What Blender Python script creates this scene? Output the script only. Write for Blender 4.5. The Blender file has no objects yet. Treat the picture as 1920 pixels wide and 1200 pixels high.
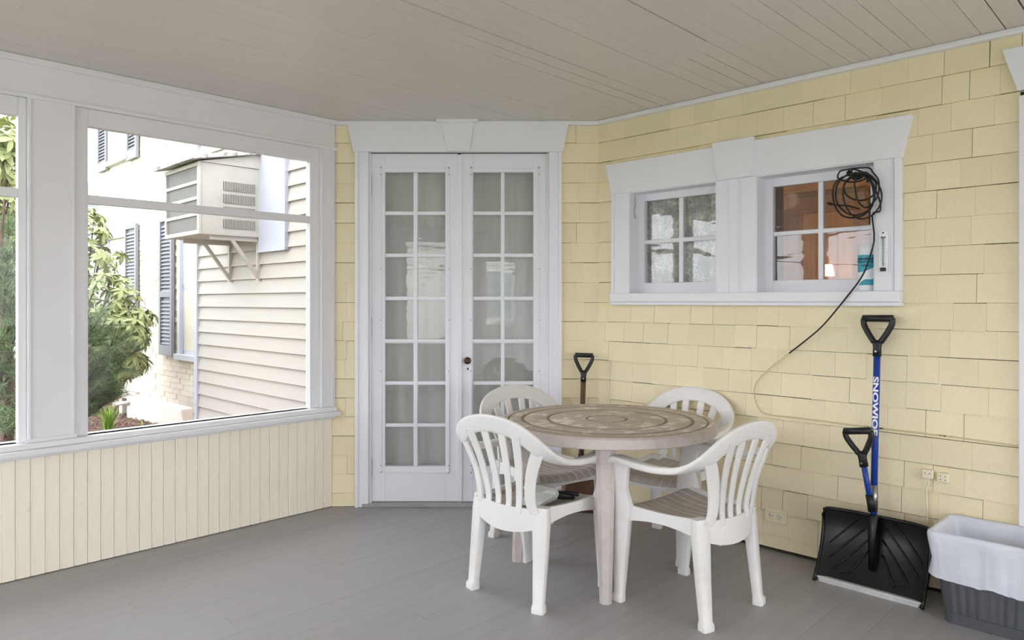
import bpy, bmesh, math, random
from mathutils import Vector, Matrix, noise
rnd = random.Random(7)
SC = bpy.context.scene
COL = SC.collection
PI = math.pi

# ------------------------------------------------------------------ camera
F, CX, HZ, H = 1355.0, 960.0, 565.0, 1.305       # focal px, centre column, horizon row, camera height
cam = bpy.data.cameras.new('camera'); camo = bpy.data.objects.new('camera', cam); COL.objects.link(camo)
camo.location = (0, 0, H); camo.rotation_euler = (PI/2, 0, 0)
cam.sensor_fit = 'HORIZONTAL'; cam.sensor_width = 36.0; cam.lens = 36.0*F/1920.0
cam.shift_y = -(600.0-HZ)/1920.0
cam.clip_start = 0.05; cam.clip_end = 300
SC.camera = camo

# ------------------------------------------------------------------ world: white overcast sky
W = bpy.data.worlds.new('overcast'); SC.world = W; W.use_nodes = True
bg = W.node_tree.nodes['Background']
bg.inputs[0].default_value = (0.915, 0.945, 1.0, 1); bg.inputs[1].default_value = 1.3
SC.view_settings.view_transform = 'Standard'; SC.view_settings.look = 'None'
SC.view_settings.gamma = 1.0; SC.view_settings.use_curve_mapping = False
SC.view_settings.exposure = 1.95
SC.cycles.max_bounces = 10; SC.cycles.diffuse_bounces = 6; SC.cycles.transparent_max_bounces = 16
SC.cycles.caustics_reflective = False; SC.cycles.caustics_refractive = False
SC.cycles.sample_clamp_indirect = 8.0

# ------------------------------------------------------------------ materials
def lin(c):
    return tuple(((v/255.0)/12.92 if v/255.0 <= .04045 else ((v/255.0+.055)/1.055)**2.4) for v in c)
MATS = {}
def mat(name, rgb, rough=.6, var=.06, scale=6.0, bump=0.0, bscale=60.0, metal=0.0, spec=.4, rand=0.0,
        rgb2=None, f0=.45, f1=.6, scale2=5.0, stretch=None, emit=None, estr=0.0, alpha=1.0, detail=6.0):
    """procedural paint/plastic/wood: base colour, soft noise variation, optional second worn colour, fine bump"""
    m = bpy.data.materials.new(name); m.use_nodes = True; nt = m.node_tree; N = nt.nodes; L = nt.links
    b = N['Principled BSDF']; c = lin(rgb)
    b.inputs['Roughness'].default_value = rough; b.inputs['Metallic'].default_value = metal
    b.inputs['Specular IOR Level'].default_value = spec
    tc = N.new('ShaderNodeTexCoord'); mp = N.new('ShaderNodeMapping'); L.new(tc.outputs['Object'], mp.inputs[0])
    if stretch: mp.inputs['Scale'].default_value = stretch
    nz = N.new('ShaderNodeTexNoise'); nz.inputs['Scale'].default_value = scale; nz.inputs['Detail'].default_value = detail
    L.new(mp.outputs[0], nz.inputs['Vector'])
    mr = N.new('ShaderNodeMapRange'); mr.inputs[1].default_value = .3; mr.inputs[2].default_value = .7
    mr.inputs[3].default_value = 1-var; mr.inputs[4].default_value = 1+var
    L.new(nz.outputs[0], mr.inputs[0])
    val = mr.outputs[0]
    if rand:
        oi = N.new('ShaderNodeObjectInfo'); r2 = N.new('ShaderNodeMapRange')
        r2.inputs[3].default_value = 1-rand; r2.inputs[4].default_value = 1+rand
        L.new(oi.outputs['Random'], r2.inputs[0])
        mu = N.new('ShaderNodeMath'); mu.operation = 'MULTIPLY'; L.new(val, mu.inputs[0]); L.new(r2.outputs[0], mu.inputs[1]); val = mu.outputs[0]
    base = N.new('ShaderNodeRGB'); base.outputs[0].default_value = (*c, 1); col = base.outputs[0]
    if rgb2:
        n2 = N.new('ShaderNodeTexNoise'); n2.inputs['Scale'].default_value = scale2; n2.inputs['Detail'].default_value = 8
        n2.inputs['Roughness'].default_value = .65; L.new(mp.outputs[0], n2.inputs['Vector'])
        m2 = N.new('ShaderNodeMapRange'); m2.inputs[1].default_value = f0; m2.inputs[2].default_value = f1; L.new(n2.outputs[0], m2.inputs[0])
        mx = N.new('ShaderNodeMix'); mx.data_type = 'RGBA'; L.new(m2.outputs[0], mx.inputs[0])
        L.new(col, mx.inputs[6]); mx.inputs[7].default_value = (*lin(rgb2), 1); col = mx.outputs[2]
    vm = N.new('ShaderNodeVectorMath'); vm.operation = 'SCALE'; L.new(col, vm.inputs[0]); L.new(val, vm.inputs['Scale'])
    L.new(vm.outputs[0], b.inputs['Base Color'])
    if bump:
        n3 = N.new('ShaderNodeTexNoise'); n3.inputs['Scale'].default_value = bscale; n3.inputs['Detail'].default_value = 4
        L.new(mp.outputs[0], n3.inputs['Vector'])
        bp = N.new('ShaderNodeBump'); bp.inputs['Strength'].default_value = bump; bp.inputs['Distance'].default_value = .004
        L.new(n3.outputs[0], bp.inputs['Height']); L.new(bp.outputs[0], b.inputs['Normal'])
    if emit:
        b.inputs['Emission Color'].default_value = (*lin(emit), 1); b.inputs['Emission Strength'].default_value = estr
    if alpha < 1: b.inputs['Alpha'].default_value = alpha
    MATS[name] = m
    return m
def glass_mat(name, ior=.04, wave=0.0, tint=(1, 1, 1), wscale=(5, 5, 5)):
    m = bpy.data.materials.new(name); m.use_nodes = True; nt = m.node_tree; N = nt.nodes; L = nt.links
    N.remove(N['Principled BSDF']); out = N['Material Output']
    tr = N.new('ShaderNodeBsdfTransparent'); tr.inputs[0].default_value = (*tint, 1)
    gl = N.new('ShaderNodeBsdfGlossy'); gl.inputs['Roughness'].default_value = .01
    lw = N.new('ShaderNodeLayerWeight'); lw.inputs[0].default_value = .5
    pw = N.new('ShaderNodeMath'); pw.operation = 'POWER'; L.new(lw.outputs['Facing'], pw.inputs[0]); pw.inputs[1].default_value = 5.0
    fr = N.new('ShaderNodeMath'); fr.operation = 'MULTIPLY_ADD'; L.new(pw.outputs[0], fr.inputs[0]); fr.inputs[1].default_value = 1-ior; fr.inputs[2].default_value = ior
    mx = N.new('ShaderNodeMixShader'); L.new(fr.outputs[0], mx.inputs[0]); L.new(tr.outputs[0], mx.inputs[1]); L.new(gl.outputs[0], mx.inputs[2])
    if wave:
        tc = N.new('ShaderNodeTexCoord'); mp = N.new('ShaderNodeMapping'); mp.inputs['Scale'].default_value = wscale
        L.new(tc.outputs['Object'], mp.inputs[0])
        nz = N.new('ShaderNodeTexNoise'); nz.inputs['Scale'].default_value = 1.0; nz.inputs['Detail'].default_value = 1
        L.new(mp.outputs[0], nz.inputs['Vector'])
        bp = N.new('ShaderNodeBump'); bp.inputs['Strength'].default_value = wave; bp.inputs['Distance'].default_value = .01
        L.new(nz.outputs[0], bp.inputs['Height']); L.new(bp.outputs[0], gl.inputs['Normal'])
    L.new(mx.outputs[0], out.inputs[0]); MATS[name] = m
    return m
M_white = mat('white_paint', (232, 232, 239), .45, .02, 3, bump=.12, bscale=45)
M_whitebeam = mat('white_beam_paint', (230, 229, 232), .4, .02, 3, bump=.12, bscale=30)
M_cream = mat('cream_paint', (247, 240, 224), .5, .025, 4, bump=.1, bscale=40, rand=.012)
M_yellow = mat('yellow_shingle_paint', (239, 226, 192), .6, .035, 5, bump=.35, bscale=25, rand=.035, stretch=(6, 6, 1))
M_gap = mat('dark_backing', (66, 56, 40), .9, .2, 8)
M_ceil = mat('ceiling_paint', (217, 211, 203), .42, .02, 4, bump=.15, bscale=18, rand=.015)
M_floor = mat('grey_floor_paint', (157, 155, 156), .42, .05, 2.2, bump=.18, bscale=40, rand=.012, rgb2=(149, 144, 139), f0=.56, f1=.72, scale2=3)
M_glass = glass_mat('window_glass', .010)
M_oldglass = glass_mat('old_wavy_glass', .095, .05, wscale=(5, 5, 22))
M_caseglass = glass_mat('casement_glass', .055, .05, wscale=(5, 5, 22))
M_plastic = mat('white_plastic', (228, 226, 224), .38, .03, 5, bump=.05, bscale=80, rgb2=(214, 209, 200), f0=.55, f1=.8, scale2=7, rand=.015)
M_seatdirt = mat('weathered_seat', (188, 178, 168), .6, .06, 14, rgb2=(204, 197, 188), f0=.5, f1=.75, scale2=9, bump=.1)
M_tabletop = mat('weathered_taupe_top', (190, 177, 162), .6, .10, 20, rgb2=(226, 217, 202), f0=.53, f1=.6, scale2=9, bump=.2, bscale=90)
M_tablegroove = mat('taupe_groove', (146, 132, 118), .7, .05, 20)
M_taupe = mat('taupe_plastic', (198, 189, 184), .45, .04, 12, rgb2=(186, 175, 169), f0=.5, f1=.7, scale2=20)
M_black = mat('black_plastic', (26, 26, 27), .38, .2, 30, bump=.1, bscale=120)
M_blade = mat('black_blade_plastic', (17, 17, 18), .33, .2, 10, rgb2=(70, 70, 70), f0=.66, f1=.85, scale2=40)
M_rubber = mat('black_rubber_cord', (20, 19, 18), .45, .1, 20)
M_blue = mat('blue_shaft', (26, 62, 150), .3, .05, 10)
M_alu = mat('aluminium_edge', (214, 214, 214), .35, .06, 30, metal=.3)
M_steel = mat('steel', (160, 160, 160), .3, .1, 40, metal=.9)
M_print = mat('white_print', (235, 238, 245), .5, .01, 5)
M_bin = mat('grey_bin_plastic', (86, 88, 94), .45, .05, 12, bump=.08)
M_bag = mat('white_bin_bag', (214, 217, 227), .3, .05, 8, bump=.9, bscale=22)
M_spade = mat('rusty_brown_wood', (92, 70, 56), .6, .15, 20, stretch=(8, 8, 1))
M_bladerust = mat('rusty_blade', (92, 62, 46), .7, .2, 14)
M_brass = mat('old_bronze', (84, 62, 50), .4, .15, 40, metal=.6)
M_ivory = mat('ivory_plastic', (236, 228, 200), .4, .02, 10)
M_dark = mat('dark_slot', (24, 22, 20), .7, .05, 10)
M_sheer = mat('grey_sheer_curtain', (190, 192, 186), .85, .08, 3, stretch=(9, 1, .6))
M_teal = mat('teal_label', (60, 160, 178), .4, .12, 18)
M_navy = mat('navy_print', (34, 60, 92), .5, .02, 10)
M_wood = mat('brown_wood', (150, 112, 82), .35, .1, 4, stretch=(8, 8, .7))
M_wood2 = mat('orange_wood', (190, 146, 104), .35, .1, 4, stretch=(8, 8, .7))
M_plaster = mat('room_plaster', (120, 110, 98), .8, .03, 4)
M_siding = mat('cream_siding', (184, 177, 168), .55, .03, 3, bump=.06, rand=.015, stretch=(1, 6, 6), rgb2=(174, 166, 152), f0=.6, f1=.8, scale2=1.5)
M_extwhite = mat('exterior_white_trim', (190, 193, 203), .5, .03, 4)
M_acbox = mat('cream_metal_box', (194, 188, 178), .5, .06, 4, rgb2=(178, 168, 150), f0=.55, f1=.75, scale2=6)
M_acroof = mat('weathered_roof_board', (196, 194, 190), .7, .15, 14, rgb2=(128, 118, 106), f0=.52, f1=.66, scale2=12)
M_coil = mat('grey_coil_fins', (112, 112, 108), .5, .25, 40, metal=.3, stretch=(1, 1, 6))
M_darkvent = mat('dark_vent', (44, 42, 40), .7, .1, 10)
M_brick = mat('painted_brick', (232, 222, 206), .75, .05, 8, bump=.5, bscale=40, rand=.03, rgb2=(206, 192, 172), f0=.62, f1=.8, scale2=4)
M_mortar = mat('painted_mortar', (222, 212, 196), .85, .05, 10)
M_slate = mat('slate_blue_shutter', (142, 143, 151), .55, .05, 6)
M_extglass = mat('reflective_house_glass', (150, 158, 164), .08, .15, 1.2, spec=.8)
M_concrete = mat('pale_concrete', (226, 216, 208), .8, .06, 4, bump=.2)
M_mulch = mat('mulch_soil', (104, 84, 72), .95, .3, 20, bump=.8, bscale=40)
M_chip = mat('mulch_chip', (132, 106, 92), .9, .35, 30, rgb2=(170, 148, 134), f0=.5, f1=.7, scale2=14)
M_grass = mat('lawn', (112, 128, 82), .9, .3, 6, bump=.6)
M_leaf = mat('rhododendron_leaf', (166, 176, 122), .4, .18, 3, rand=.22, rgb2=(200, 200, 146), f0=.5, f1=.65, scale2=4)
M_leaf2 = mat('iris_leaf', (150, 186, 84), .5, .2, 20)
M_needle = mat('pine_needle', (116, 140, 98), .6, .3, 5, rgb2=(146, 168, 122), f0=.5, f1=.7, scale2=4)
M_bark = mat('bark', (98, 80, 70), .9, .25, 20, bump=.6)
M_paper = mat('paper', (226, 226, 222), .8, .03, 20)
M_orange = mat('warm_lamp', (255, 190, 110), .6, .01, 5, emit=(255, 196, 130), estr=1.2)

# lace: white thread pattern over clear gaps
def lace_mat():
    m = bpy.data.materials.new('white_lace'); m.use_nodes = True; nt = m.node_tree; N = nt.nodes; L = nt.links
    b = N['Principled BSDF']; b.inputs['Base Color'].default_value = (*lin((226, 229, 222)), 1); b.inputs['Roughness'].default_value = .9
    tc = N.new('ShaderNodeTexCoord')
    v = N.new('ShaderNodeTexVoronoi'); v.feature = 'DISTANCE_TO_EDGE'; v.inputs['Scale'].default_value = 34
    L.new(tc.outputs['Object'], v.inputs['Vector'])
    mr = N.new('ShaderNodeMapRange'); mr.inputs[1].default_value = .02; mr.inputs[2].default_value = .09; mr.inputs[3].default_value = .9; mr.inputs[4].default_value = .5
    L.new(v.outputs['Distance'], mr.inputs[0])
    n = N.new('ShaderNodeTexNoise'); n.inputs['Scale'].default_value = 9; L.new(tc.outputs['Object'], n.inputs['Vector'])
    m3 = N.new('ShaderNodeMapRange'); m3.inputs[1].default_value = .42; m3.inputs[2].default_value = .58; m3.inputs[3].default_value = .45; m3.inputs[4].default_value = 1.0
    L.new(n.outputs[0], m3.inputs[0])
    mu = N.new('ShaderNodeMath'); mu.operation = 'MULTIPLY'; L.new(mr.outputs[0], mu.inputs[0]); L.new(m3.outputs[0], mu.inputs[1])
    L.new(mu.outputs[0], b.inputs['Alpha'])
    return m
M_lace = lace_mat()

# ------------------------------------------------------------------ mesh builder
class MB:
    def __init__(s): s.v = []; s.f = []; s.m = []; s.mi = 0
    def add(s, vs, fs, mi=None):
        o = len(s.v); s.v += [tuple(v) for v in vs]
        s.f += [tuple(i+o for i in f) for f in fs]; s.m += [s.mi if mi is None else mi]*len(fs); return s
    def box(s, x0, x1, y0, y1, z0, z1, M=None, mi=None):
        vs = [Vector(p) for p in ((x0,y0,z0),(x1,y0,z0),(x1,y1,z0),(x0,y1,z0),(x0,y0,z1),(x1,y0,z1),(x1,y1,z1),(x0,y1,z1))]
        if M: vs = [M @ v for v in vs]
        return s.add(vs, [(0,3,2,1),(4,5,6,7),(0,1,5,4),(1,2,6,5),(2,3,7,6),(3,0,4,7)], mi)
    def prism(s, poly, y0, y1, mi=None, M=None):
        """poly: (x,z) list, counter-clockwise seen from -y; extruded along y"""
        n = len(poly); vs = [Vector((x, y0, z)) for x, z in poly]+[Vector((x, y1, z)) for x, z in poly]
        if M: vs = [M @ v for v in vs]
        fs = [tuple(range(n)), tuple(range(2*n-1, n-1, -1))]+[((i+1) % n, i, i+n, (i+1) % n+n) for i in range(n)]
        return s.add(vs, fs, mi)
    def rings(s, rs, cap=True, closed=False, mi=None):
        n = len(rs[0]); vs = [p for r in rs for p in r]; fs = []; R = len(rs)
        for i in range(R if closed else R-1):
            a, b = i*n, ((i+1) % R)*n
            for j in range(n): fs.append((a+j, a+(j+1) % n, b+(j+1) % n, b+j))
        if cap and not closed: fs += [tuple(range(n-1, -1, -1)), tuple(range((R-1)*n, R*n))]
        return s.add(vs, fs, mi)
    def loft(s, st, k=10, e=4.0, mi=None):
        """st: (centre, a, b, half_a, half_b) rounded-rectangle sections"""
        rs = []
        for c, a, b, ha, hb in st:
            c, a, b = Vector(c), Vector(a).normalized(), Vector(b).normalized(); r = []
            for i in range(k):
                t = 2*PI*(i+.5)/k; ct, sn = math.cos(t), math.sin(t)
                r.append(c + a*(ha*math.copysign(abs(ct)**(2/e), ct)) + b*(hb*math.copysign(abs(sn)**(2/e), sn)))
            rs.append(r)
        return s.rings(rs, mi=mi)
    def tube(s, pts, r, k=8, closed=False, mi=None):
        pts = [Vector(p) for p in pts]; rs = []; n = len(pts); up = Vector((.31, .17, .93)).normalized()
        for i, p in enumerate(pts):
            q0 = pts[i-1] if (i > 0 or closed) else p; q1 = pts[(i+1) % n] if (i < n-1 or closed) else p
            t = (q1-q0).normalized(); a = t.cross(up)
            if a.length < .05: a = t.cross(Vector((1, 0, 0)))
            a.normalize(); b = t.cross(a); up = -b if False else up
            rr = r[i] if isinstance(r, (list, tuple)) else r
            rs.append([p + a*(rr*math.cos(2*PI*j/k)) + b*(rr*math.sin(2*PI*j/k)) for j in range(k)])
        return s.rings(rs, closed=closed, mi=mi)
    def lathe(s, prof, k=48, c=(0, 0, 0), mis=None):
        c = Vector(c); o = len(s.v); n = len(prof)
        for r, z in prof:
            for j in range(k): s.v.append(tuple(c + Vector((r*math.cos(2*PI*j/k), r*math.sin(2*PI*j/k), z))))
        for i in range(n-1):
            for j in range(k):
                s.f.append((o+i*k+j, o+i*k+(j+1) % k, o+(i+1)*k+(j+1) % k, o+(i+1)*k+j)); s.m.append(mis[i] if mis else s.mi)
        s.f.append(tuple(o+j for j in range(k-1, -1, -1))); s.m.append(mis[0] if mis else s.mi)
        s.f.append(tuple(o+(n-1)*k+j for j in range(k))); s.m.append(mis[-1] if mis else s.mi)
        return s
    def mesh(s, name, mats, smooth=False):
        me = bpy.data.meshes.new(name); me.from_pydata(s.v, [], s.f); 
        for m in (mats if isinstance(mats, (list, tuple)) else [mats]): me.materials.append(m)
        me.polygons.foreach_set('material_index', s.m)
        if smooth: me.polygons.foreach_set('use_smooth', [True]*len(me.polygons))
        me.update(); return me
    def build(s, name, mats, parent=None, M=None, smooth=False, bevel=0.0, sub=0, angle=None):
        o = bpy.data.objects.new(name, s.mesh(name, mats, smooth)); COL.objects.link(o)
        if parent: o.parent = parent
        if M is not None: o.matrix_basis = M
        if sub:
            d = o.modifiers.new('sub', 'SUBSURF'); d.levels = sub; d.render_levels = sub
        if bevel:
            d = o.modifiers.new('bevel', 'BEVEL'); d.width = bevel; d.segments = 2; d.limit_method = 'ANGLE'; d.angle_limit = math.radians(40)
        if smooth and angle:
            try: o.data.set_sharp_from_angle(angle=math.radians(angle))
            except Exception: pass
        return o
def tag(o, label=None, cat=None, group=None, kind=None):
    if label: o['label'] = label
    if cat: o['category'] = cat
    if group: o['group'] = group
    if kind: o['kind'] = kind
    return o
def struct(o, label, cat): return tag(o, label, cat, kind='structure')
def root(name, loc, rz=0.0, label=None, cat=None, group=None):
    o = bpy.data.objects.new(name, None); COL.objects.link(o); o.location = loc; o.rotation_euler = (0, 0, rz)
    o.empty_display_size = .1
    return tag(o, label, cat, group)
def put(name, me, parent, M):
    o = bpy.data.objects.new(name, me); COL.objects.link(o); o.parent = parent; o.matrix_basis = M; return o
def crom(pts, n=8):
    """smooth curve through points"""
    P = [Vector(p) for p in pts]; P = [P[0]*2-P[1]]+P+[P[-1]*2-P[-2]]; out = []
    for i in range(1, len(P)-2):
        for k in range(n):
            t = k/n; a, b, c, d = P[i-1], P[i], P[i+1], P[i+2]
            out.append(.5*((2*b)+(c-a)*t+(2*a-5*b+4*c-d)*t*t+(3*b-a-3*c+d)*t**3))
    out.append(P[-2]); return out
def diag(sx, sy, sz): return Matrix.Diagonal((sx, sy, sz, 1))
T = Matrix.Translation

# ------------------------------------------------------------------ wall frames (x right, y into the wall, z up)
def frame(o, ang):
    return Matrix.Translation(Vector((o[0], o[1], 0))) @ Matrix.Rotation(ang, 4, 'Z')
YD = 4.60
A = (-1.137, YD); B = (.55, YD)
angL = math.atan2(.7203, .6936)
FL = frame(A, angL)                 # left window wall, x<0 runs toward the camera side
FD = frame(A, 0.0)                  # french-door wall
FR = frame(B, -PI/4)                # shingled wall on the right
FS = frame((0, 3.65), -PI/4)        # clapboard wing outside
FB = frame((0, 4.75), -PI/4)        # painted brick house outside
def P(fr, px, py, y=0.0):
    """photo pixel -> (x, z) on the plane 'local y = y' of a wall frame"""
    inv = fr.inverted(); o = inv @ Vector((0, 0, H)); d = inv.to_3x3() @ Vector(((px-CX)/F, 1, (HZ-py)/F))
    t = (y-o.y)/d.y; q = o+d*t; return q.x, q.z
def X(fr, px, y=0.0): return P(fr, px, HZ, y)[0]
def ground(px, py, z=0.0):
    D = F*(H-z)/(py-HZ); return Vector(((px-CX)/F*D, D, z))
ZC = 2.45                           # ceiling
E, Fp, G = (4.8, .35), (.67, -3.77), (-4.36, 1.26)
PORCH = [A, B, E, Fp, G]

# ================================================================== FLOOR AND CEILING
dL = Vector((math.cos(angL), math.sin(angL))); nL = Vector((-dL.y, dL.x))      # board direction, across
def strip_range(c, poly):
    ts = []
    for i in range(len(poly)):
        a, b = Vector(poly[i]), Vector(poly[(i+1) % len(poly)])
        da, db = (a-Vector(A)).dot(nL)-c, (b-Vector(A)).dot(nL)-c
        if da*db < 0: q = a+(b-a)*(da/(da-db)); ts.append((q-Vector(A)).dot(dL))
    return (min(ts), max(ts)) if len(ts) >= 2 else None
def poly_slab(name, poly, z0, z1, m):
    n = len(poly); mb = MB(); vs = [(x, y, z0) for x, y in poly]+[(x, y, z1) for x, y in poly]
    fs = [tuple(range(n)), tuple(range(2*n-1, n-1, -1))]+[((i+1) % n, i, i+n, (i+1) % n+n) for i in range(n)]
    return mb.add(vs, fs).build(name, m)
def grow(poly, d):
    c = Vector((sum(p[0] for p in poly)/len(poly), sum(p[1] for p in poly)/len(poly)))
    return [tuple(c+(Vector(p)-c)*(1+d/(Vector(p)-c).length)) for p in poly]
floor = struct(poly_slab('floor', grow(PORCH, .12), -.16, -.021, M_gap), 'grey painted plank porch floor', 'floor')
ceil_ = struct(poly_slab('ceiling', grow(PORCH, .12), ZC+.02, ZC+.12, M_gap), 'grey-white painted board porch ceiling', 'ceiling')
unit = MB().box(-.5, .5, -.5, .5, 0, 1)
me_fp = unit.mesh('floor_plank', M_floor); me_cp = unit.mesh('ceiling_plank', M_ceil)
RZ = Matrix.Rotation(angL, 4, 'Z')
def planks(parent, me, name, w, z0, th, gapf, wob):
    c = -7.4
    while c < .3:
        r = strip_range(c, PORCH)
        if r:
            t0, t1 = r[0]-.03, r[1]+.03
            cuts = [t0]
            if rnd.random() < .45 and t1-t0 > 2: cuts.append(t0+(t1-t0)*rnd.uniform(.35, .9))
            cuts.append(t1)
            for a, b in zip(cuts[:-1], cuts[1:]):
                g = gapf(c); ctr = Vector(A)+dL*((a+b)/2)+nL*(c+w/2)
                dz = rnd.uniform(-wob, wob); rot = rnd.uniform(-.0014, .0014)*(1 if g > .0008 else .2)
                put(name, me, parent, T((ctr.x, ctr.y, z0+dz)) @ RZ @ Matrix.Rotation(rot, 4, 'Z') @ diag(b-a-.001, w-g, th))
        c += w
planks(floor, me_fp, 'floor_plank', .0889, -.02, .02, lambda c: rnd.choice((.0001, .0001, .0003, .0008)) if c > -2.0 else .0001, .0002)
planks(ceil_, me_cp, 'ceiling_plank', .0889, ZC, .02, lambda c: rnd.choice((.0004, .0006, .002, .0035, .005, .0065)) if c < -1.5 else .0003, .0006)

# ================================================================== LEFT WALL (x runs from 0 at the corner to -4.64)
LX0 = -4.64
wl = MB().box(LX0, -.0, .012, .10, 0, .60).build('wall_left', M_gap, M=FL)
struct(wl, 'low cream beadboard wall under the porch windows', 'wall')
zs_sill = .585                                     # underside of the sill
wbd = .0605
me_bb = MB()
prof = [(-.5, .012), (-.5, .004), (-.44, .0), (-.41, .004), (-.36, .004), (-.33, .0), (.44, 0), (.5, .004), (.5, .012)]
me_bb.v = [(x, y, 0) for x, y in prof]+[(x, y, 1) for x, y in prof]
n = len(prof); me_bb.f = [((i+1) % n, i, i+n, (i+1) % n+n)[::-1] for i in range(n)]+[tuple(range(n-1, -1, -1)), tuple(range(n, 2*n))]; me_bb.m = [0]*len(me_bb.f)
me_bead = me_bb.mesh('beadboard', M_cream)
i = 0; x = -.008
while x > LX0+.05:
    put('beadboard', me_bead, wl, T((x-wbd/2, 0, .004)) @ diag(wbd-.0012, 1, zs_sill-.0)); x -= wbd; i += 1
# sill
sill = MB().box(LX0, .005, -.075, .10, .585, .612).box(LX0, 0.0, -.045, .10, .612, .640).box(LX0, .0, -.028, .02, .566, .585)
struct(sill.build('trim_1', M_whitebeam, M=FL, bevel=.005), 'white painted window sill running along the beadboard wall', 'sill')
# header beam with small crown and lower moulding
zb = P(FL, 627, 283)[1]
hd = MB().box(LX0, .0, -.02, .10, zb, ZC).box(LX0, .01, -.034, -.02, zb-.004, zb+.016).box(LX0, 0, -.045, -.02, ZC-.03, ZC)
struct(hd.build('trim_2', M_whitebeam, M=FL, bevel=.004), 'white header beam above the porch windows', 'beam')
# pilaster and casings
def vbar(x0, x1, y0=-.02, y1=.1, z0=.64, z1=None): return (x0, x1, y0, y1, z0, zb if z1 is None else z1)
xp0, xp1 = X(FL, 50), X(FL, 138)
xw1 = X(FL, 598); xw0 = xp1
def pilaster(name, a, b, lab):
    mb = MB().box(*vbar(a, b)).box(a-.0, a+.014, -.028, -.02, .64, zb-.0).box(b-.014, b, -.028, -.02, .64, zb).box(a-.01, b+.01, -.03, -.02, .64, .66)
    return struct(mb.build(name, M_whitebeam, M=FL, bevel=.003), lab, 'post')
pilaster('trim_3', xp0, xp1, 'wide white flat post between two porch windows')
cs = MB().box(*vbar(xw1, -.0)).box(xw1, xw1+.012, -.03, -.02, .64, zb).box(-.03, -.016, -.028, -.02, .64, zb)
struct(cs.build('trim_4', M_whitebeam, M=FL, bevel=.003), 'white window casing beside the yellow shingle corner', 'casing')
wx2 = xp0-(xw1-xw0)
pilaster('trim_5', wx2-(xp1-xp0), wx2, 'white flat post at far end of porch window wall')
def porch_window(name, fr, x0, x1, gx0, gx1, gz0, gz1, zt, lab, rail=True, zr=(1.80, 1.838), z0=.64):
    """sash frame x0..x1 around glass gx0..gx1, gz0..gz1"""
    mb = MB(); y0, y1 = .0, .05
    mb.box(x0, gx0, y0, y1, z0, zt).box(gx1, x1, y0, y1, z0, zt).box(gx0, gx1, y0, y1, z0, gz0).box(gx0, gx1, y0, y1, gz1, zt)
    o = mb.build(name, M_whitebeam, M=fr, bevel=.003); struct(o, lab, 'window')
    MB().box(x0, x1, .012, .016, zt-.02, zt-.012).box(x0+.004, gx0-.012, -.004, 0, z0+.01, zt-.02).build('stop_bead', M_whitebeam, o)
    if rail:
        MB().box(gx0, gx1, .004, .042, zr[0], zr[1]).build('meeting_rail', M_whitebeam, o, bevel=.002)
        MB().box(gx0, gx1, .020, .024, gz0, zr[0]).build('pane', M_glass, o)
        MB().box(gx0, gx1, .020, .024, zr[1], gz1).build('pane', M_glass, o)
    else:
        MB().box(gx0, gx1, .020, .024, gz0, gz1).build('pane', M_glass, o)
    return o
g0, g1 = X(FL, 163, .02), X(FL, 578, .02)
gz0 = P(FL, 370, 793, .02)[1]; gz1 = P(FL, 370, 270, .02)[1]
zr1 = P(FL, 370, 385.5, .02)[1]; zr0 = P(FL, 370, 400, .02)[1]
porch_window('window_1', FL, xw0, xw1, g0, g1, gz0, gz1, zb, 'porch window looking out on air conditioner and clapboard wall', zr=(zr0, zr1))
h1 = X(FL, 32, .02)
porch_window('window_2', FL, wx2, xp0, wx2+.07, h1, gz0, gz1, zb, 'porch window looking out on pine branches', zr=(zr0, zr1))
porch_window('window_3', FL, LX0+.12, wx2-(xp1-xp0), LX0+.2, wx2-(xp1-xp0)-.07, gz0, gz1, zb, 'porch window at the outer end of the window wall', zr=(zr0, zr1))
struct(MB().box(LX0-.05, LX0+.12, -.02, .1, 0, ZC).build('trim_6', M_whitebeam, M=FL, bevel=.004), 'white corner post where window wall meets porch front', 'post')

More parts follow.
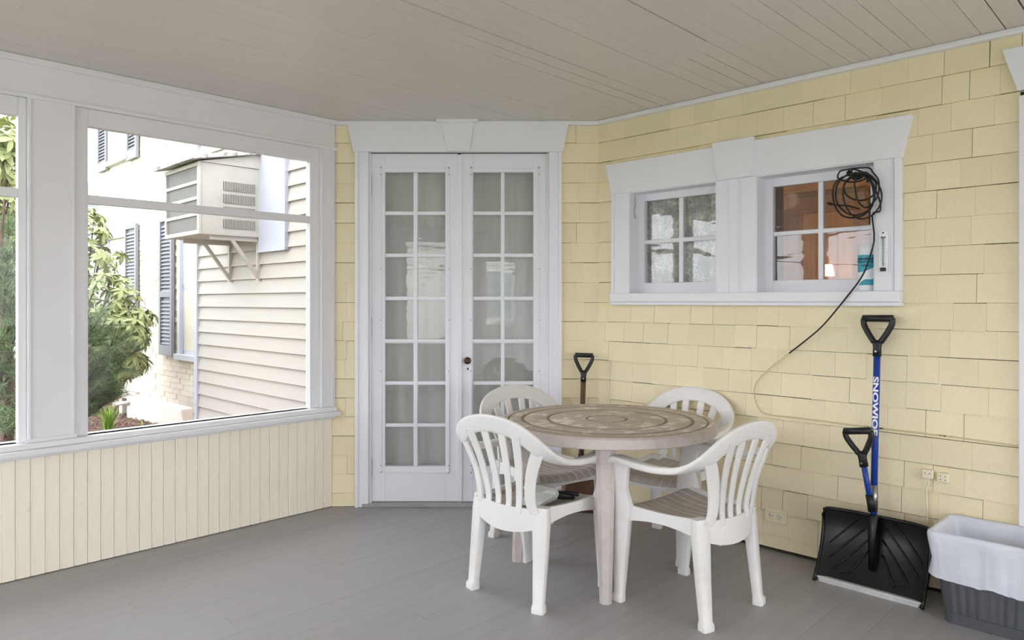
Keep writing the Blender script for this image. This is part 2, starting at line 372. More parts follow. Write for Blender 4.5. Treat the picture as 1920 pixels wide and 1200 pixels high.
# ================================================================== shingle builder
zc0 = P(FD, 1123, 567)[1]
CZ = [zc0]
while CZ[-1] < ZC: CZ.append(CZ[-1]+.1268)
low = [zc0]
while low[-1] > .15: low.append(low[-1]-.1212)
low.append(.018)
CZ = sorted(set(low[1:]+CZ))
sh = MB(); sh.add([(-.5, -.006, 0), (.5, -.006, 0), (.5, .008, 0), (-.5, .008, 0), (-.5, .005, 1), (.5, .005, 1), (.5, .008, 1), (-.5, .008, 1)],
                  [(0,3,2,1),(4,5,6,7),(0,1,5,4),(1,2,6,5),(2,3,7,6),(3,0,4,7)])
me_sh = sh.mesh('shingle', M_yellow)
def shingle_wall(parent, x0, x1, holes, wmin, wmax, limit=None, xvis=None, zbase=.018):
    """holes: (xa, xb, za, zb) rectangles kept free"""
    items = []
    for z0, z1 in zip(CZ[:-1], CZ[1:]):
        if z0 >= ZC: break
        segs = [(x0, x1)]
        for xa, xb, za, zb_ in holes:
            if z0 < zb_-.02 and z1 > za+.02:
                segs = [s for a, b in segs for s in ((a, min(b, xa)), (max(a, xb), b)) if s[1]-s[0] > .012]
        for a, b in segs:
            x = a
            first = True
            while x < b-.003:
                w = rnd.uniform(wmin, wmax)*(rnd.uniform(.4, 1) if first else 1); first = False
                if b-x-w < .05: w = b-x
                g = rnd.choice((.0004, .0004, .0006, .0006, .001, .0035))
                top = min(z1-(.0014 if z1 > 1.3 else 0.0014+.0026*min(1, (1.3-z1)/.7)), ZC)  # gap under each butt bares dark backing, standing in for its contact shadow
                items.append((x+w/2, w-g, zbase if z0 < .03 else z0, top)); x += w
    items.sort(key=lambda t: (t[0] > (xvis or 99), 0))
    rest = MB()
    for k, (xc, w, z0, z1) in enumerate(items):
        tilt = rnd.uniform(-.0016, .0016)
        if (limit and k >= limit) or (xvis and xc > xvis):
            Mx = T((xc, 0, z0)) @ diag(w, 1, z1-z0); rest.add([Mx @ Vector(v) for v in sh.v], sh.f)
        else:
            put('shingle', me_sh, parent, T((xc, rnd.uniform(-.0008, .0008), z0+rnd.uniform(-.0012, .0012))) @ diag(w, 1, z1-z0))
    if rest.v: tag(rest.build('shingle_field', M_yellow, parent), kind='stuff')
    return len(items)

# ================================================================== DOOR WALL
xd = lambda px, y=0.0: X(FD, px, y)
zd = lambda py, y=0.0: P(FD, 960, py, y)[1]
Wd = B[0]-A[0]
dl, dr = xd(690), xd(1031)             # rough opening
dtop = zd(287)
wb = MB().box(-.06, dl, .009, .12, 0, ZC).box(dr, Wd+.06, .009, .12, 0, ZC).box(dl, dr, .009, .12, dtop, ZC)
wback = struct(wb.build('wall_back', M_gap, M=FD), 'short yellow shingled wall around the french doors', 'wall')
shingle_wall(wback, -.012, Wd+.004, [(xd(668), xd(1052), 0, ZC-.0)], .14, .22, zbase=.002)
# crown along door wall and right wall
cr = MB().box(0, Wd, -.03, .01, ZC-.028, ZC)
struct(cr.build('trim_7', M_white, M=FD, bevel=.008), 'thin white ceiling moulding above the french doors', 'moulding')
# casing and pediment head
cas = MB()
for a, b in ((667, 692), (1029, 1053)):
    cas.box(xd(a), xd(b), -.022, .05, .0, zd(286))
    s0, s1 = (xd(a), xd(a)+.022) if a < 900 else (xd(b)-.022, xd(b))
    cas.box(s0, s1, -.032, -.022, 0, zd(286))
cas.box(xd(692), xd(696), .0, .06, 0, dtop).box(xd(1025), xd(1029), 0, .06, 0, dtop)
struct(cas.build('trim_8', M_white, M=FD, bevel=.003), 'white side casing of the french doors', 'casing')
def head(name, fr, pl, lab, key, y=-.03):
    """tapered head board; pl = bottom-left, bottom-right, top-right, top-left (x,z); key likewise"""
    mb = MB().prism(pl, y, .03)
    o = mb.build(name, M_white, M=fr, bevel=.003); struct(o, lab, 'lintel')
    MB().prism(key, y-.018, y+.005).build('keystone', M_white, o, bevel=.003)
    return o
hd1 = head('trim_9', FD, [(xd(664), zd(286)), (xd(1055), zd(286)), (xd(1066), zd(233)), (xd(653), zd(233))], 'white tapered head board with keystone above the french doors',
     [(xd(840), zd(286)), (xd(881), zd(286)), (xd(890), zd(232)), (xd(828), zd(232))])
MB().box(xd(819), xd(897), -.062, -.03, zd(233), zd(226)).build('keystone_cap', M_white, hd1, bevel=.004)
struct(MB().box(xd(680), xd(1040), -.03, .14, 0.0, .022).build('trim_10', M_floor, M=FD, bevel=.004), 'grey painted threshold under the french doors', 'threshold')
DYF = .02                              # door leaf face depth
rows = [(323, 396), (403, 475), (482, 556), (563, 636), (644, 715), (722, 794), (801, 874)]
def french_leaf(name, p0, p1, cols, storm, lab):
    x0, x1 = xd(p0, DYF), xd(p1, DYF); zb0, zt0 = .026, zd(287.5, DYF)
    gx0, gx1 = xd(cols[0][0], DYF), xd(cols[-1][1], DYF); gz0_, gz1_ = zd(rows[-1][1], DYF), zd(rows[0][0], DYF)
    mb = MB().box(x0, gx0, DYF, DYF+.042, zb0, zt0).box(gx1, x1, DYF, DYF+.042, zb0, zt0)
    mb.box(gx0, gx1, DYF, DYF+.042, zb0, gz0_).box(gx0, gx1, DYF, DYF+.042, gz1_, zt0)
    o = struct(mb.build(name, M_white, M=FD, bevel=.002), lab, 'door')
    c1 = (xd(cols[0][1], DYF), xd(cols[1][0], DYF))
    for r0, r1 in zip(rows[:-1], rows[1:]):
        MB().box(gx0, gx1, DYF+.006, DYF+.034, zd(r1[0], DYF), zd(r0[1], DYF)).build('muntin', M_white, o, bevel=.004)
    MB().box(c1[0], c1[1], DYF+.004, DYF+.036, gz0_, gz1_).build('muntin', M_white, o, bevel=.004)
    for r in rows:
        for c in cols:
            MB().box(xd(c[0], DYF), xd(c[1], DYF), DYF+.020, DYF+.023, zd(r[1], DYF), zd(r[0], DYF)).build('pane', M_oldglass, o)
    sx0, sx1, sz0, sz1 = xd(storm[0], DYF), xd(storm[1], DYF), zd(storm[3], DYF), zd(storm[2], DYF)
    st = MB(); t = .011
    st.box(sx0, sx0+t, DYF-.007, DYF, sz0, sz1).box(sx1-t, sx1, DYF-.007, DYF, sz0, sz1).box(sx0, sx1, DYF-.007, DYF, sz0, sz0+t).box(sx0, sx1, DYF-.007, DYF, sz1-t, sz1)
    st.box(sx0+t, sx1-t, DYF-.006, DYF, zd(641, DYF), zd(636, DYF)).build('storm_panel_frame', M_white, o, bevel=.002)
    sc = MB()
    for zz in (sz0+.05, (sz0*2+sz1)/3, (sz0+sz1)/2, (sz0+sz1*2)/3, sz1-.05):
        for xx in (sx0+.004, sx1-.004): sc.lathe([(.0026, 0), (.0026, .002)], 8, (0, 0, 0)) if False else sc.box(xx-.0025, xx+.0025, DYF-.009, DYF-.006, zz-.0025, zz+.0025)
    sc.build('screw_heads', M_dark, o)
    return o
dA = french_leaf('door_1', 696, 858, [(722, 775), (783, 835)], (713, 843, 313, 887), 'white french door leaf left of the bronze knob')
dB = french_leaf('door_2', 864, 1026, [(887, 939), (946, 1000)], (882, 1012, 313, 887), 'white french door leaf carrying the bronze knob')
MB().box(xd(857, DYF), xd(867, DYF), DYF-.012, DYF+.03, .03, zd(289)).build('astragal', M_white, dB, bevel=.005)
MB().lathe([(.0, .03), (.018, .03), (.018, .034), (.009, .038), (.009, .05), (.02, .054), (.0245, .062), (.022, .072), (.01, .077), (0.002, .078)], 8, (0, 0, 0)).build('knob', M_brass, dB,
    M=T((xd(877, DYF), DYF+.03, zd(676))) @ Matrix.Rotation(PI/2, 4, 'X'), smooth=False)
esc = MB().box(xd(873, DYF), xd(882, DYF), DYF-.004, DYF, zd(699), zd(684)).build('keyhole_plate', M_white, dB, bevel=.002)
MB().box(xd(876, DYF), xd(878.5, DYF), DYF-.006, DYF-.003, zd(694), zd(690)).build('keyhole', M_dark, esc)
for d_, px in ((dA, 695), (dB, 1027)):
    for y0, y1 in ((328, 365), (596, 632), (860, 895)):
        hx = xd(px, 0)
        MB().tube([(hx, .008, zd(y1)), (hx, .008, zd(y0))], .0075, 8).tube([(hx, .008, zd(y0)), (hx, .008, zd(y0-3))], .0045, 6).tube([(hx, .008, zd(y1+3)), (hx, .008, zd(y1))], .0045, 6).build('hinge', M_extwhite, d_, smooth=True)
# sheer curtains behind the doors
def curtain(name, fr, x0, x1, y, z0, z1, m, amp, freq, lab, cat='curtain', seed=0):
    mb = MB(); nx, nz = 70, 14; vs = []
    for j in range(nz+1):
        for i_ in range(nx+1):
            u = i_/nx; xx = x0+(x1-x0)*u; zz = z0+(z1-z0)*j/nz
            ph = noise.noise(Vector((u*3+seed, j*.12, seed)))*2.0
            vs.append((xx, y+amp*math.sin(u*freq+ph)+amp*.4*math.sin(u*freq*2.3+ph*2), zz))
    nn = len(vs); vs += [(a, b+.003, c) for a, b, c in vs]; fs = []
    for j in range(nz):
        for i_ in range(nx):
            a = j*(nx+1)+i_; fs += [(a, a+1, a+nx+2, a+nx+1), (a+nn, a+nx+1+nn, a+nx+2+nn, a+1+nn)]
    o = mb.add(vs, fs).build(name, m, M=fr, smooth=True); return tag(o, lab, cat)
curtain('sheer_curtain', FD, dl+.02, (dl+dr)/2-.01, .13, .03, dtop+.02, M_sheer, .006, 16, 'grey sheer curtain behind the french door left of the knob', seed=1)
curtain('sheer_curtain', FD, (dl+dr)/2+.01, dr-.02, .13, .03, dtop+.02, M_sheer, .006, 16, 'grey sheer curtain behind the french door carrying the knob', seed=2)

# ================================================================== RIGHT WALL
RX1 = 6.0
CY = -.030                              # casing face
xr = lambda px, y=CY: X(FR, px, y)
pr = lambda px, py, y=CY: P(FR, px, py, y)
zl = lambda px, py, y=CY: P(FR, px, py, y)[1]
o0, o1 = xr(1147), xr(1690)             # outer casing
w1a, w1b, w2a, w2b = xr(1178), xr(1343), xr(1417), xr(1640)
zs1 = (zl(1400, 548))                   # top of sill
zs0 = (zl(1400, 573))
zh = (zl(1200, 356)+zl(1640, 304))/2    # underside of head board
zt = (zl(1200, 299)+zl(1600, 232))/2    # top of head board
# door casing at the right picture edge
dx0 = xr(1910)
holes_bk = [(w1a, w1b, zs1, zh), (w2a, w2b, zs1, zh)]
wr = MB()
wr.box(-.06, w1a, .009, .12, 0, ZC).box(w1b, w2a, .009, .12, 0, ZC).box(w2b, dx0+.1, .009, .12, 0, ZC).box(dx0+1.0, RX1, .009, .12, 0, ZC)
wr.box(dx0+.1, dx0+1.0, .009, .12, 2.16, ZC)
for a, b in ((w1a, w1b), (w2a, w2b)): wr.box(a, b, .009, .12, 0, zs0+.01).box(a, b, .009, .12, zh, ZC)
wright = struct(wr.build('wall_right', M_gap, M=FR), 'pale yellow wood shingled house wall with small windows', 'wall')
cnt = shingle_wall(wright, -.006, RX1, [(o0, o1, zs0, zh), (o0+.03, o1-.03, zh-.01, zt-.1), (dx0, dx0+1.1, 0, 2.16)], .105, .185, limit=298, xvis=dx0+.02)
cr = MB().box(-.012, RX1, -.03, .01, ZC-.028, ZC)
struct(cr.build('trim_11', M_white, M=FR, bevel=.008), 'white ceiling moulding above the yellow shingles', 'moulding')
# window surround
sur = MB()
sur.box(o0, w1a, CY, .02, zs1, zh).box(w1b, w2a, CY, .02, zs1, zh).box(w2b, o1, CY, .02, zs1, zh)
sur.box(o0, o0+.02, CY-.008, CY, zs1, zh).box(o1-.028, o1, CY-.008, CY, zs1, zh).box(w2b+.075, w2b+.083, CY-.004, CY, zs1, zh)
for k in (.3, .55, .62): sur.box(w1b+(w2a-w1b)*k, w1b+(w2a-w1b)*k+.008, CY-.004, CY, zs1, zh)
RD = .075                               # sash depth behind the wall face
for a, b in ((w1a, w1b), (w2a, w2b)):
    sur.box(a-.001, a+.006, CY+.002, RD+.06, zs1, zh).box(b-.006, b+.001, CY+.002, RD+.06, zs1, zh).box(a, b, CY+.002, RD+.06, zh-.006, zh+.001).box(a, b, -.0, RD+.06, zs1-.012, zs1-.0005)
struct(sur.build('trim_12', M_white, M=FR, bevel=.002), 'white casing around the two small house windows', 'casing')
sl = MB().box(o0, o1, CY-.025, .01, zs0+.02, zs1).box(o0, o1, CY-.012, .01, zs0, zs0+.02)
struct(sl.build('trim_13', M_white, M=FR, bevel=.004), 'white sill below the two small house windows', 'sill')
kx0, kx1 = xr(1338), xr(1416)
head('trim_14', FR, [(o0, zh), (o1, zh), (xr(1710), zt), (xr(1135), zt)], 'white tapered head board with keystone above the small house windows',
     [(kx0+.035, zh), (kx1-.02, zh), (kx1, zt+.018), (kx0, zt+.018)], CY-.004)
def casement(name, a, b, cols, rws, lab):
    mb = MB(); y0, y1 = RD, RD+.035
    x_l, x_r = cols[0][0], cols[-1][1]; zb_, zt_ = rws[1][0], rws[0][1]
    mb.box(a, x_l, y0, y1, zs1, zh).box(x_r, b, y0, y1, zs1, zh).box(x_l, x_r, y0, y1, zs1, zb_).box(x_l, x_r, y0, y1, zt_, zh)
    o = struct(mb.build(name, M_white, M=FR, bevel=.003), lab, 'window')
    MB().box(cols[0][1], cols[1][0], y0+.004, y1-.004, zb_, zt_).build('muntin', M_white, o, bevel=.004)
    MB().box(x_l, x_r, y0+.005, y1-.005, rws[1][1], rws[0][0]).build('muntin', M_white, o, bevel=.004)
    for c in cols:
        for r in rws: MB().box(c[0], c[1], y0+.016, y0+.019, r[0], r[1]).build('pane', M_caseglass, o)
    return o
zz = lambda px, py: P(FR, px, py, RD)[1]
cols1 = [(X(FR, 1208, RD), X(FR, 1272, RD)), (X(FR, 1280, RD), X(FR, 1348, RD))]
rws1 = [(zz(1240, 448), zz(1240, 374)), (zz(1240, 530), zz(1240, 456))]
casement('window_4', w1a, w1b, cols1, rws1, 'small four-pane house window with lace curtain')
cols2 = [(X(FR, 1449, RD), X(FR, 1533, RD)), (X(FR, 1543, RD), X(FR, 1632, RD))]
rws2 = [(zz(1490, 432), zz(1490, 346)), (zz(1490, 525), zz(1490, 440))]
casement('window_5', w2a, w2b, cols2, rws2, 'small four-pane house window with coiled black cable hanging in front')
curtain('lace_curtain', FR, w1a+.01, w1b+.02, RD+.062, zs1-.0, zh, M_lace, .012, 34, 'white lace curtain behind the small four-pane window', seed=5)
# dim room behind and brown room behind second window
def room(name, fr, x0, x1, y0, y1, z0, z1, m, lab):
    t = .04; mb = MB().box(x0, x1, y1, y1+t, z0, z1).box(x0-t, x0, y0, y1+t, z0, z1).box(x1, x1+t, y0, y1+t, z0, z1).box(x0-t, x1+t, y0, y1+t, z1, z1+t).box(x0-t, x1+t, y0, y1+t, z0-t, z0)
    return struct(mb.build(name, m, M=fr), lab, 'wall')
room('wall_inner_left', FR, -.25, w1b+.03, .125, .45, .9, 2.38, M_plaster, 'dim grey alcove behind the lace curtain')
rm = room('wall_inner_right', FR, -.9, w2b+.5, .5, 2.3, .1, 2.40, M_wood, 'brown wood panelled room behind the cable window')
MB().box(w1b+.10, w1b+.14, .125, .5, .1, 2.4).box(w2b+.5, w2b+.54, .125, .5, .1, 2.4).box(w1b+.1, w2b+.54, .125, .5, 2.4, 2.44).box(w1b+.1, w2b+.54, .125, .5, .06, .1).build('window_recess', M_wood, rm)
bx0 = -.9
# panelled inner door on the room's far side
pd0, pd1 = P(FR, 1505, 480, 2.25)[0], P(FR, 1600, 480, 2.25)[0]
idr = MB().box(pd0, pd1, 2.255, 2.295, .1, 2.02).build('door_3', M_wood2, M=FR); struct(idr, 'orange-brown panelled door inside the house', 'door')
wdt = pd1-pd0
for zz0, zz1 in ((.3, .95), (1.1, 1.45), (1.5, 1.9)):
    MB().box(pd0+.12, pd1-.12, 2.235, 2.256, zz0, zz1).build('door_panel', M_wood2, idr, bevel=.012)
MB().box(pd0-.12, pd0, 2.24, 2.295, .1, 2.14).box(pd1, pd1+.12, 2.24, 2.295, .1, 2.14).box(pd0-.12, pd1+.12, 2.235, 2.295, 2.02, 2.16).build('door_casing', M_wood, idr, bevel=.006)
MB().box(bx0, w2b+.5, 2.2, 2.299, 2.28, 2.36).box(bx0, w2b+.5, 2.24, 2.299, 2.2, 2.28).build('crown_moulding', M_wood2, rm, bevel=.01)
lx, lz = P(FR, 1527, 485, 1.8)
lamp = root('wall_lamp', FR @ Vector((lx, 2.05, 1.38)), -PI/4, 'warm glowing lamp inside the brown room', 'lamp')
MB().lathe([(.05, 0), (.06, .005), (.012, .02), (.012, .12)], 20).build('lamp_base', M_brass, lamp, smooth=True)
MB().lathe([(.05, .12), (.05, .125), (.035, .21), (.03, .21)], 20).build('lamp_shade', M_orange, lamp, smooth=True)
MB().box(-.25, .25, -.12, .2, -.03, 0).box(-.25, .25, .17, .2, -1.26, -.03).build('shelf_support', M_wood, lamp)
pl = bpy.data.lights.new('room_bulb', 'POINT'); pl.energy = 2.6; pl.color = (1, .74, .46); pl.shadow_soft_size = .08
po = bpy.data.objects.new('room_bulb', pl); COL.objects.link(po); po.location = FR @ Vector((lx+.05, 1.2, 2.0))
# door casing at the right end
rc = MB().box(dx0, dx0+.1, CY, .05, 0, 2.16).box(dx0+1.0, dx0+1.1, CY, .05, 0, 2.16)
struct(rc.build('trim_15', M_white, M=FR, bevel=.003), 'white side casing of the house door past the trash bin', 'casing')
zq = zl(1908, 170)
MB_h = head('trim_16', FR, [(dx0-.005, zq), (dx0+1.105, zq), (dx0+1.16, zl(1886, 92)), (dx0-.06, zl(1886, 92))], 'white tapered head board at the end of the shingled wall',
     [(dx0+.5, zq), (dx0+.6, zq), (dx0+.62, zl(1886, 92)+.015), (dx0+.48, zl(1886, 92)+.015)])
dd = struct(MB().box(dx0+.1, dx0+1.0, .03, .075, .01, 2.16).build('door_4', M_white, M=FR), 'white house door past the trash bin', 'door')
for a, b, c, d in ((.2, .9, .2, .8), (.2, .9, 1.0, 2.0)): MB().box(dx0+a, dx0+b, .02, .031, c, d).build('door_panel', M_white, dd, bevel=.01)

# ================================================================== PORCH FRONT AND END (behind the camera)
fv = Vector(G)-Vector(Fp); fL = fv.length; ff = frame(Fp, math.atan2(fv.y, fv.x))
bays = [(.8185, 1.59, .89, 1.99), (2.1425, 3.2145, .67, zb), (3.70, 5.30, .42, zb), (5.45, 6.99, .42, zb)]
wf = MB(); xq = 0.0
for a, b, z0_, z1_ in bays:
    wf.box(xq, a, 0, .1, 0, zb).box(a, b, 0, .1, 0, z0_).box(a, b, 0, .1, z1_, zb+.001); xq = b
wf.box(xq, fL, 0, .1, 0, zb)
struct(wf.build('wall_front', M_whitebeam, M=ff), 'white panelled wall along the porch front', 'wall')
struct(MB().box(0, fL, -.02, .1, zb, ZC).build('trim_17', M_whitebeam, M=ff), 'white beam along the porch front', 'beam')
for k, (a, b, z0_, z1_) in enumerate(bays):
    wn = porch_window('window_%d' % (6+k), ff, a, b, a+.05, b-.05, z0_+.05, z1_-.05, z1_, 'porch front window bay %d counted from the open end' % (k+1), zr=(1.78, 1.82), z0=z0_)
# unseen far end left open for more daylight; deep beam cuts light up high
ev = Vector(Fp)-Vector(E); eL = ev.length; fe = frame(E, math.atan2(ev.y, ev.x))
struct(MB().box(0, eL, -.02, .1, ZC-.32, ZC).build('trim_19', M_whitebeam, M=fe), 'white beam over the porch end, deepened to cut high light', 'beam')
for k in range(3): struct(MB().box(k*(eL-.14)/2, k*(eL-.14)/2+.14, -.02, .1, 0, ZC-.32).build('trim_%d' % (20+k), M_whitebeam, M=fe, bevel=.006), 'white square post at the porch end opened for daylight', 'post')
# ================================================================== OUTSIDE
struct(MB().box(.2, 14, -.5, 12, -.169, -.12, M=T((Fp[0], Fp[1], 0)) @ Matrix.Rotation(-PI/4, 4, 'Z')).box(-6.5, .2, -7, -.35, -.169, -.12, M=T((Fp[0], Fp[1], 0)) @ Matrix.Rotation(-PI/4, 4, 'Z')).build('bounce_slab', mat('pale_bounce_concrete', (214, 210, 203), .8, .05, 2)), 'pale concrete driveway added to brighten the porch', 'bounce_slab')  # unseen pale slab added to bounce daylight up to the ceiling
gr = MB().box(-40, 40, -40, 40, -.4, -.17); struct(gr.build('ground', M_grass), 'green lawn around the house', 'ground')
bed = [FB @ Vector((-12, .2, 0)), FB @ Vector((-2.6, .2, 0)), FS @ Vector((-2.5, .3, 0)), FL @ Vector((-.1, .22, 0)), FL @ Vector((-4.4, .22, 0)), FL @ Vector((-4.4, 4, 0))]
poly = [(v.x, v.y) for v in bed]
def zbed(x, y): return -.02+.05*noise.noise(Vector((x*.8, y*.8, 0)))
mb = MB(); pts = []; nn_ = 60
mins = (min(p[0] for p in poly), min(p[1] for p in poly)); maxs = (max(p[0] for p in poly), max(p[1] for p in poly))
def inpoly(x, y):
    r = False; n_ = len(poly)
    for i_ in range(n_):
        x1, y1 = poly[i_]; x2, y2 = poly[(i_+1) % n_]
        if (y1 > y) != (y2 > y) and x < (x2-x1)*(y-y1)/(y2-y1)+x1: r = not r
    return r
idx = {}; st = .2; ox, oy = mins
nx, ny = int((maxs[0]-ox)/st)+2, int((maxs[1]-oy)/st)+2
for j in range(ny):
    for i_ in range(nx):
        x, y = ox+i_*st, oy+j*st; idx[i_, j] = len(mb.v); mb.v.append((x, y, zbed(x, y)))
for j in range(ny-1):
    for i_ in range(nx-1):
        if inpoly(ox+(i_+.5)*st, oy+(j+.5)*st): mb.f.append((idx[i_, j], idx[i_+1, j], idx[i_+1, j+1], idx[i_, j+1])); mb.m.append(0)
# chips in a shared mound mesh
bedo = tag(mb.build('mulch_bed', M_mulch, smooth=True), 'brown mulch planting bed beside the house', 'mulch bed', kind='stuff')
ch = MB()
for k in range(9000):
    x, y = rnd.uniform(-6.4, -3.0), rnd.uniform(4.6, 9.5)
    if not inpoly(x, y): continue
    l, w = rnd.uniform(.02, .07), rnd.uniform(.008, .02); Mx = T((x, y, zbed(x, y)+.012)) @ Matrix.Rotation(rnd.uniform(0, 6.3), 4, 'Z') @ Matrix.Rotation(rnd.uniform(-.5, .5), 4, 'X') @ Matrix.Rotation(rnd.uniform(-.4, .4), 4, 'Y')
    ch.add([Mx @ Vector(p) for p in ((-l/2, -w/2, 0), (l/2, -w/3, 0), (l/2, w/3, 0), (-l/2, w/2, 0), (0, 0, .008))], [(0, 1, 4), (1, 2, 4), (2, 3, 4), (3, 0, 4), (3, 2, 1, 0)])
tag(ch.build('mulch_chips', M_chip, bedo), kind='stuff')

# ---- clapboard wing
xs = lambda px, y=0: X(FS, px, y)
sx0, sx1 = xs(370), -1.52
hw = root('house_wing', FS @ Vector((sx0, 0, 0)), -PI/4, 'cream clapboard house wing outside the porch window', 'house wing')
ox_ = sx0
MB().box(0, sx1-sx0-.02, .012, .14, -.17, 4.6).box(0, .02, .14, .77, -.17, 4.6).build('wall', M_siding, hw)
rev = .1105; zc1 = P(FS, 574, 518.6)[1]; zz_ = zc1-rev*14
cb = MB(); cb.add([(0, -.016, 0), (1, -.016, 0), (1, .013, 0), (0, .013, 0), (0, .006, 1.06), (1, .006, 1.06), (1, .013, 1.06), (0, .013, 1.06)], [(0,3,2,1),(4,5,6,7),(0,1,5,4),(1,2,6,5),(2,3,7,6),(3,0,4,7)])
me_cb = cb.mesh('clapboard', M_siding)
while zz_ < 4.4:
    put('clapboard', me_cb, hw, T((.03, 0, zz_)) @ diag(sx1-sx0-.06, 1, rev)); zz_ += rev
MB().box(-.012, .055, -.028, .14, -.17, 4.6).build('corner_board', M_extwhite, hw, bevel=.004)
pa0, pa1 = xs(493), xs(541)
pzb, pzt = P(FS, 517, 468)[1], P(FS, 517, 200)[1]
MB().box(pa0-ox_-.02, pa1-ox_, -.03, .0, pzb, pzt).build('flat_panel', M_extwhite, hw, bevel=.004)
MB().box(pa1-ox_-.014, pa1-ox_+.012, -.036, 0, pzb-.012, pzt).box(pa0-ox_-.02, pa1-ox_, -.036, 0, pzb-.014, pzb+.004).build('panel_edge', M_extwhite, hw)
rdr = MB().box(sx1-sx0-.62, sx1-sx0-.58, -.04, 0, .3, 4.3)

# ---- air conditioner on brackets
a1 = xs(493); a0 = a1-.667; AD = .49
acz0 = P(FS, 493, 446)[1]; acz1 = P(FS, 493, 318)[1]
ac = root('air_conditioner', FS @ Vector((a1, 0, acz0)), -PI/4, 'boxy wall air conditioner with small roof on brackets over clapboard', 'air conditioner')
hA = acz1-acz0; w_ = a1-a0
MB().box(-w_+.01, -.01, -AD+.015, -.0, .0, hA).build('body', M_acbox, ac, bevel=.004)
# side grille: four groups of dark slots
for k in range(4):
    z0 = .055+k*.093
    g = MB().box(-.011, -.007, -AD*.62, -AD*.115, z0, z0+.068); vent = g.build('vent', M_darkvent, ac)
    fins = MB()
    for q in range(24):
        yy = -AD*.62+(q+.5)*(AD*.505)/24; fins.box(-.008, -.003, yy-.0022, yy+.0022, z0, z0+.068)
    fins.build('vent_fins', M_acbox, vent)
# front: frame with coil panels
fz = hA-.03
MB().box(-w_, -.0, -AD, -AD+.02, 0, .03).box(-w_, 0, -AD, -AD+.02, fz, hA).box(-w_, -w_+.03, -AD, -AD+.02, .03, fz).box(-.03, 0, -AD, -AD+.02, .03, fz).build('front_frame', M_acbox, ac, bevel=.003)
MB().box(-w_+.03, -.03, -AD+.012, -AD+.016, .03, fz).build('coil', M_coil, ac)
for k in range(1, 4): MB().box(-w_+.03, -.03, -AD, -AD+.015, .03+(fz-.03)*k/4-.012, .03+(fz-.03)*k/4+.012).build('louver_bar', M_acbox, ac, bevel=.002)
rf = MB(); rf.add([(-w_-.06, -AD-.07, hA+.0), (.04, -AD-.07, hA+.0), (.04, .0, hA+.115), (-w_-.06, .0, hA+.115), (-w_-.06, -AD-.07, hA+.03), (.04, -AD-.07, hA+.03), (.04, 0, hA+.15), (-w_-.06, 0, hA+.15)],
       [(0,3,2,1),(4,5,6,7),(0,1,5,4),(1,2,6,5),(2,3,7,6),(3,0,4,7)])
rf.build('roof', M_acroof, ac, bevel=.004)
MB().add([(-.02, -AD, hA), (-.02, 0, hA), (-.02, 0, hA+.115), (-.0, -AD, hA), (0, 0, hA), (0, 0, hA+.115)], [(0, 1, 2), (5, 4, 3), (0, 3, 4, 1), (1, 4, 5, 2), (2, 5, 3, 0)]).build('gable_board', M_acbox, ac)
for bx in (-.04, -w_+.12):
    br = MB(); t = .012
    br.box(bx-t, bx+t, -AD*.8, -.0, -.032, 0).box(bx-t, bx+t, -.03, -.004, -.33, -.03)
    Mx = T((bx, -AD*.47, -.02)) @ Matrix.Rotation(math.atan2(.3, AD*.47-.02), 4, 'X')
    ln = math.hypot(.3, AD*.45); dv = Vector((0, AD*.45, -.30)).normalized(); nv = Vector((0, dv.z, -dv.y))*-1
    c0 = Vector((bx, -AD*.47, -.02)); c1 = c0+dv*ln
    br.loft([(c0, (1, 0, 0), nv, t, .013), (c1, (1, 0, 0), nv, t, .013)], 8, 8)
    br.build('bracket', M_acbox, ac)

# ---- painted brick house
xb = lambda px, y=0: X(FB, px, y)
zbk = lambda px, py, y=0: P(FB, px, py, y)[1]
bl = xb(184); brt = sx0+.776
bh = root('brick_house', FB @ Vector((bl, 0, 0)), -PI/4, 'cream painted brick house with slate shutters behind the shrubs', 'house')
def win_rect(px0, px1, pyt, pyb, ref): return xb(px0)-bl, xb(px1)-bl, zbk(ref, pyb), zbk(ref, pyt)
wins = []
zwt, zwb = zbk(241, 434), zbk(316, 660)
wA = (xb(240)-bl-.92, xb(240)-bl, zwb, zwt)             # lower window, mostly behind the shrub
wBx0 = xb(337)-bl; wB = (wBx0, wBx0+.92, zwb, zwt)      # lower window beside the wing
zu0 = zbk(225, 297); wC = (xb(206)-bl, xb(243)-bl, zu0, zu0+1.7)
wins = [wA, wB, wC]
inner = MB()
inner.box(0, brt-bl, .0125, .3, -.17, 6.4).build('wall', M_mortar, bh)
MB().box(0, .05, .05, 5, -.17, 6.4).build('side_wall', M_mortar, bh)
bw_, bh_ = .205, .0675; brm = MB().box(-.5, .5, 0, .05, 0, 1); me_br = brm.mesh('brick', M_brick)
items = []
for r in range(0, 94):
    z0 = -.1+r*bh_; off = (r % 2)*bw_/2
    x = -off
    while x < brt-bl-.01:
        xa, xc = max(x, 0), min(x+bw_-.008, brt-bl); z1 = z0+bh_-.008
        okk = xc-xa > .03
        for (a, b, c, d) in wins:
            if xc > a-.02 and xa < b+.02 and z1 > c-.02 and z0 < d+.1: okk = False
        if okk: items.append(((xa+xc)/2, xc-xa, z0))
        x += bw_
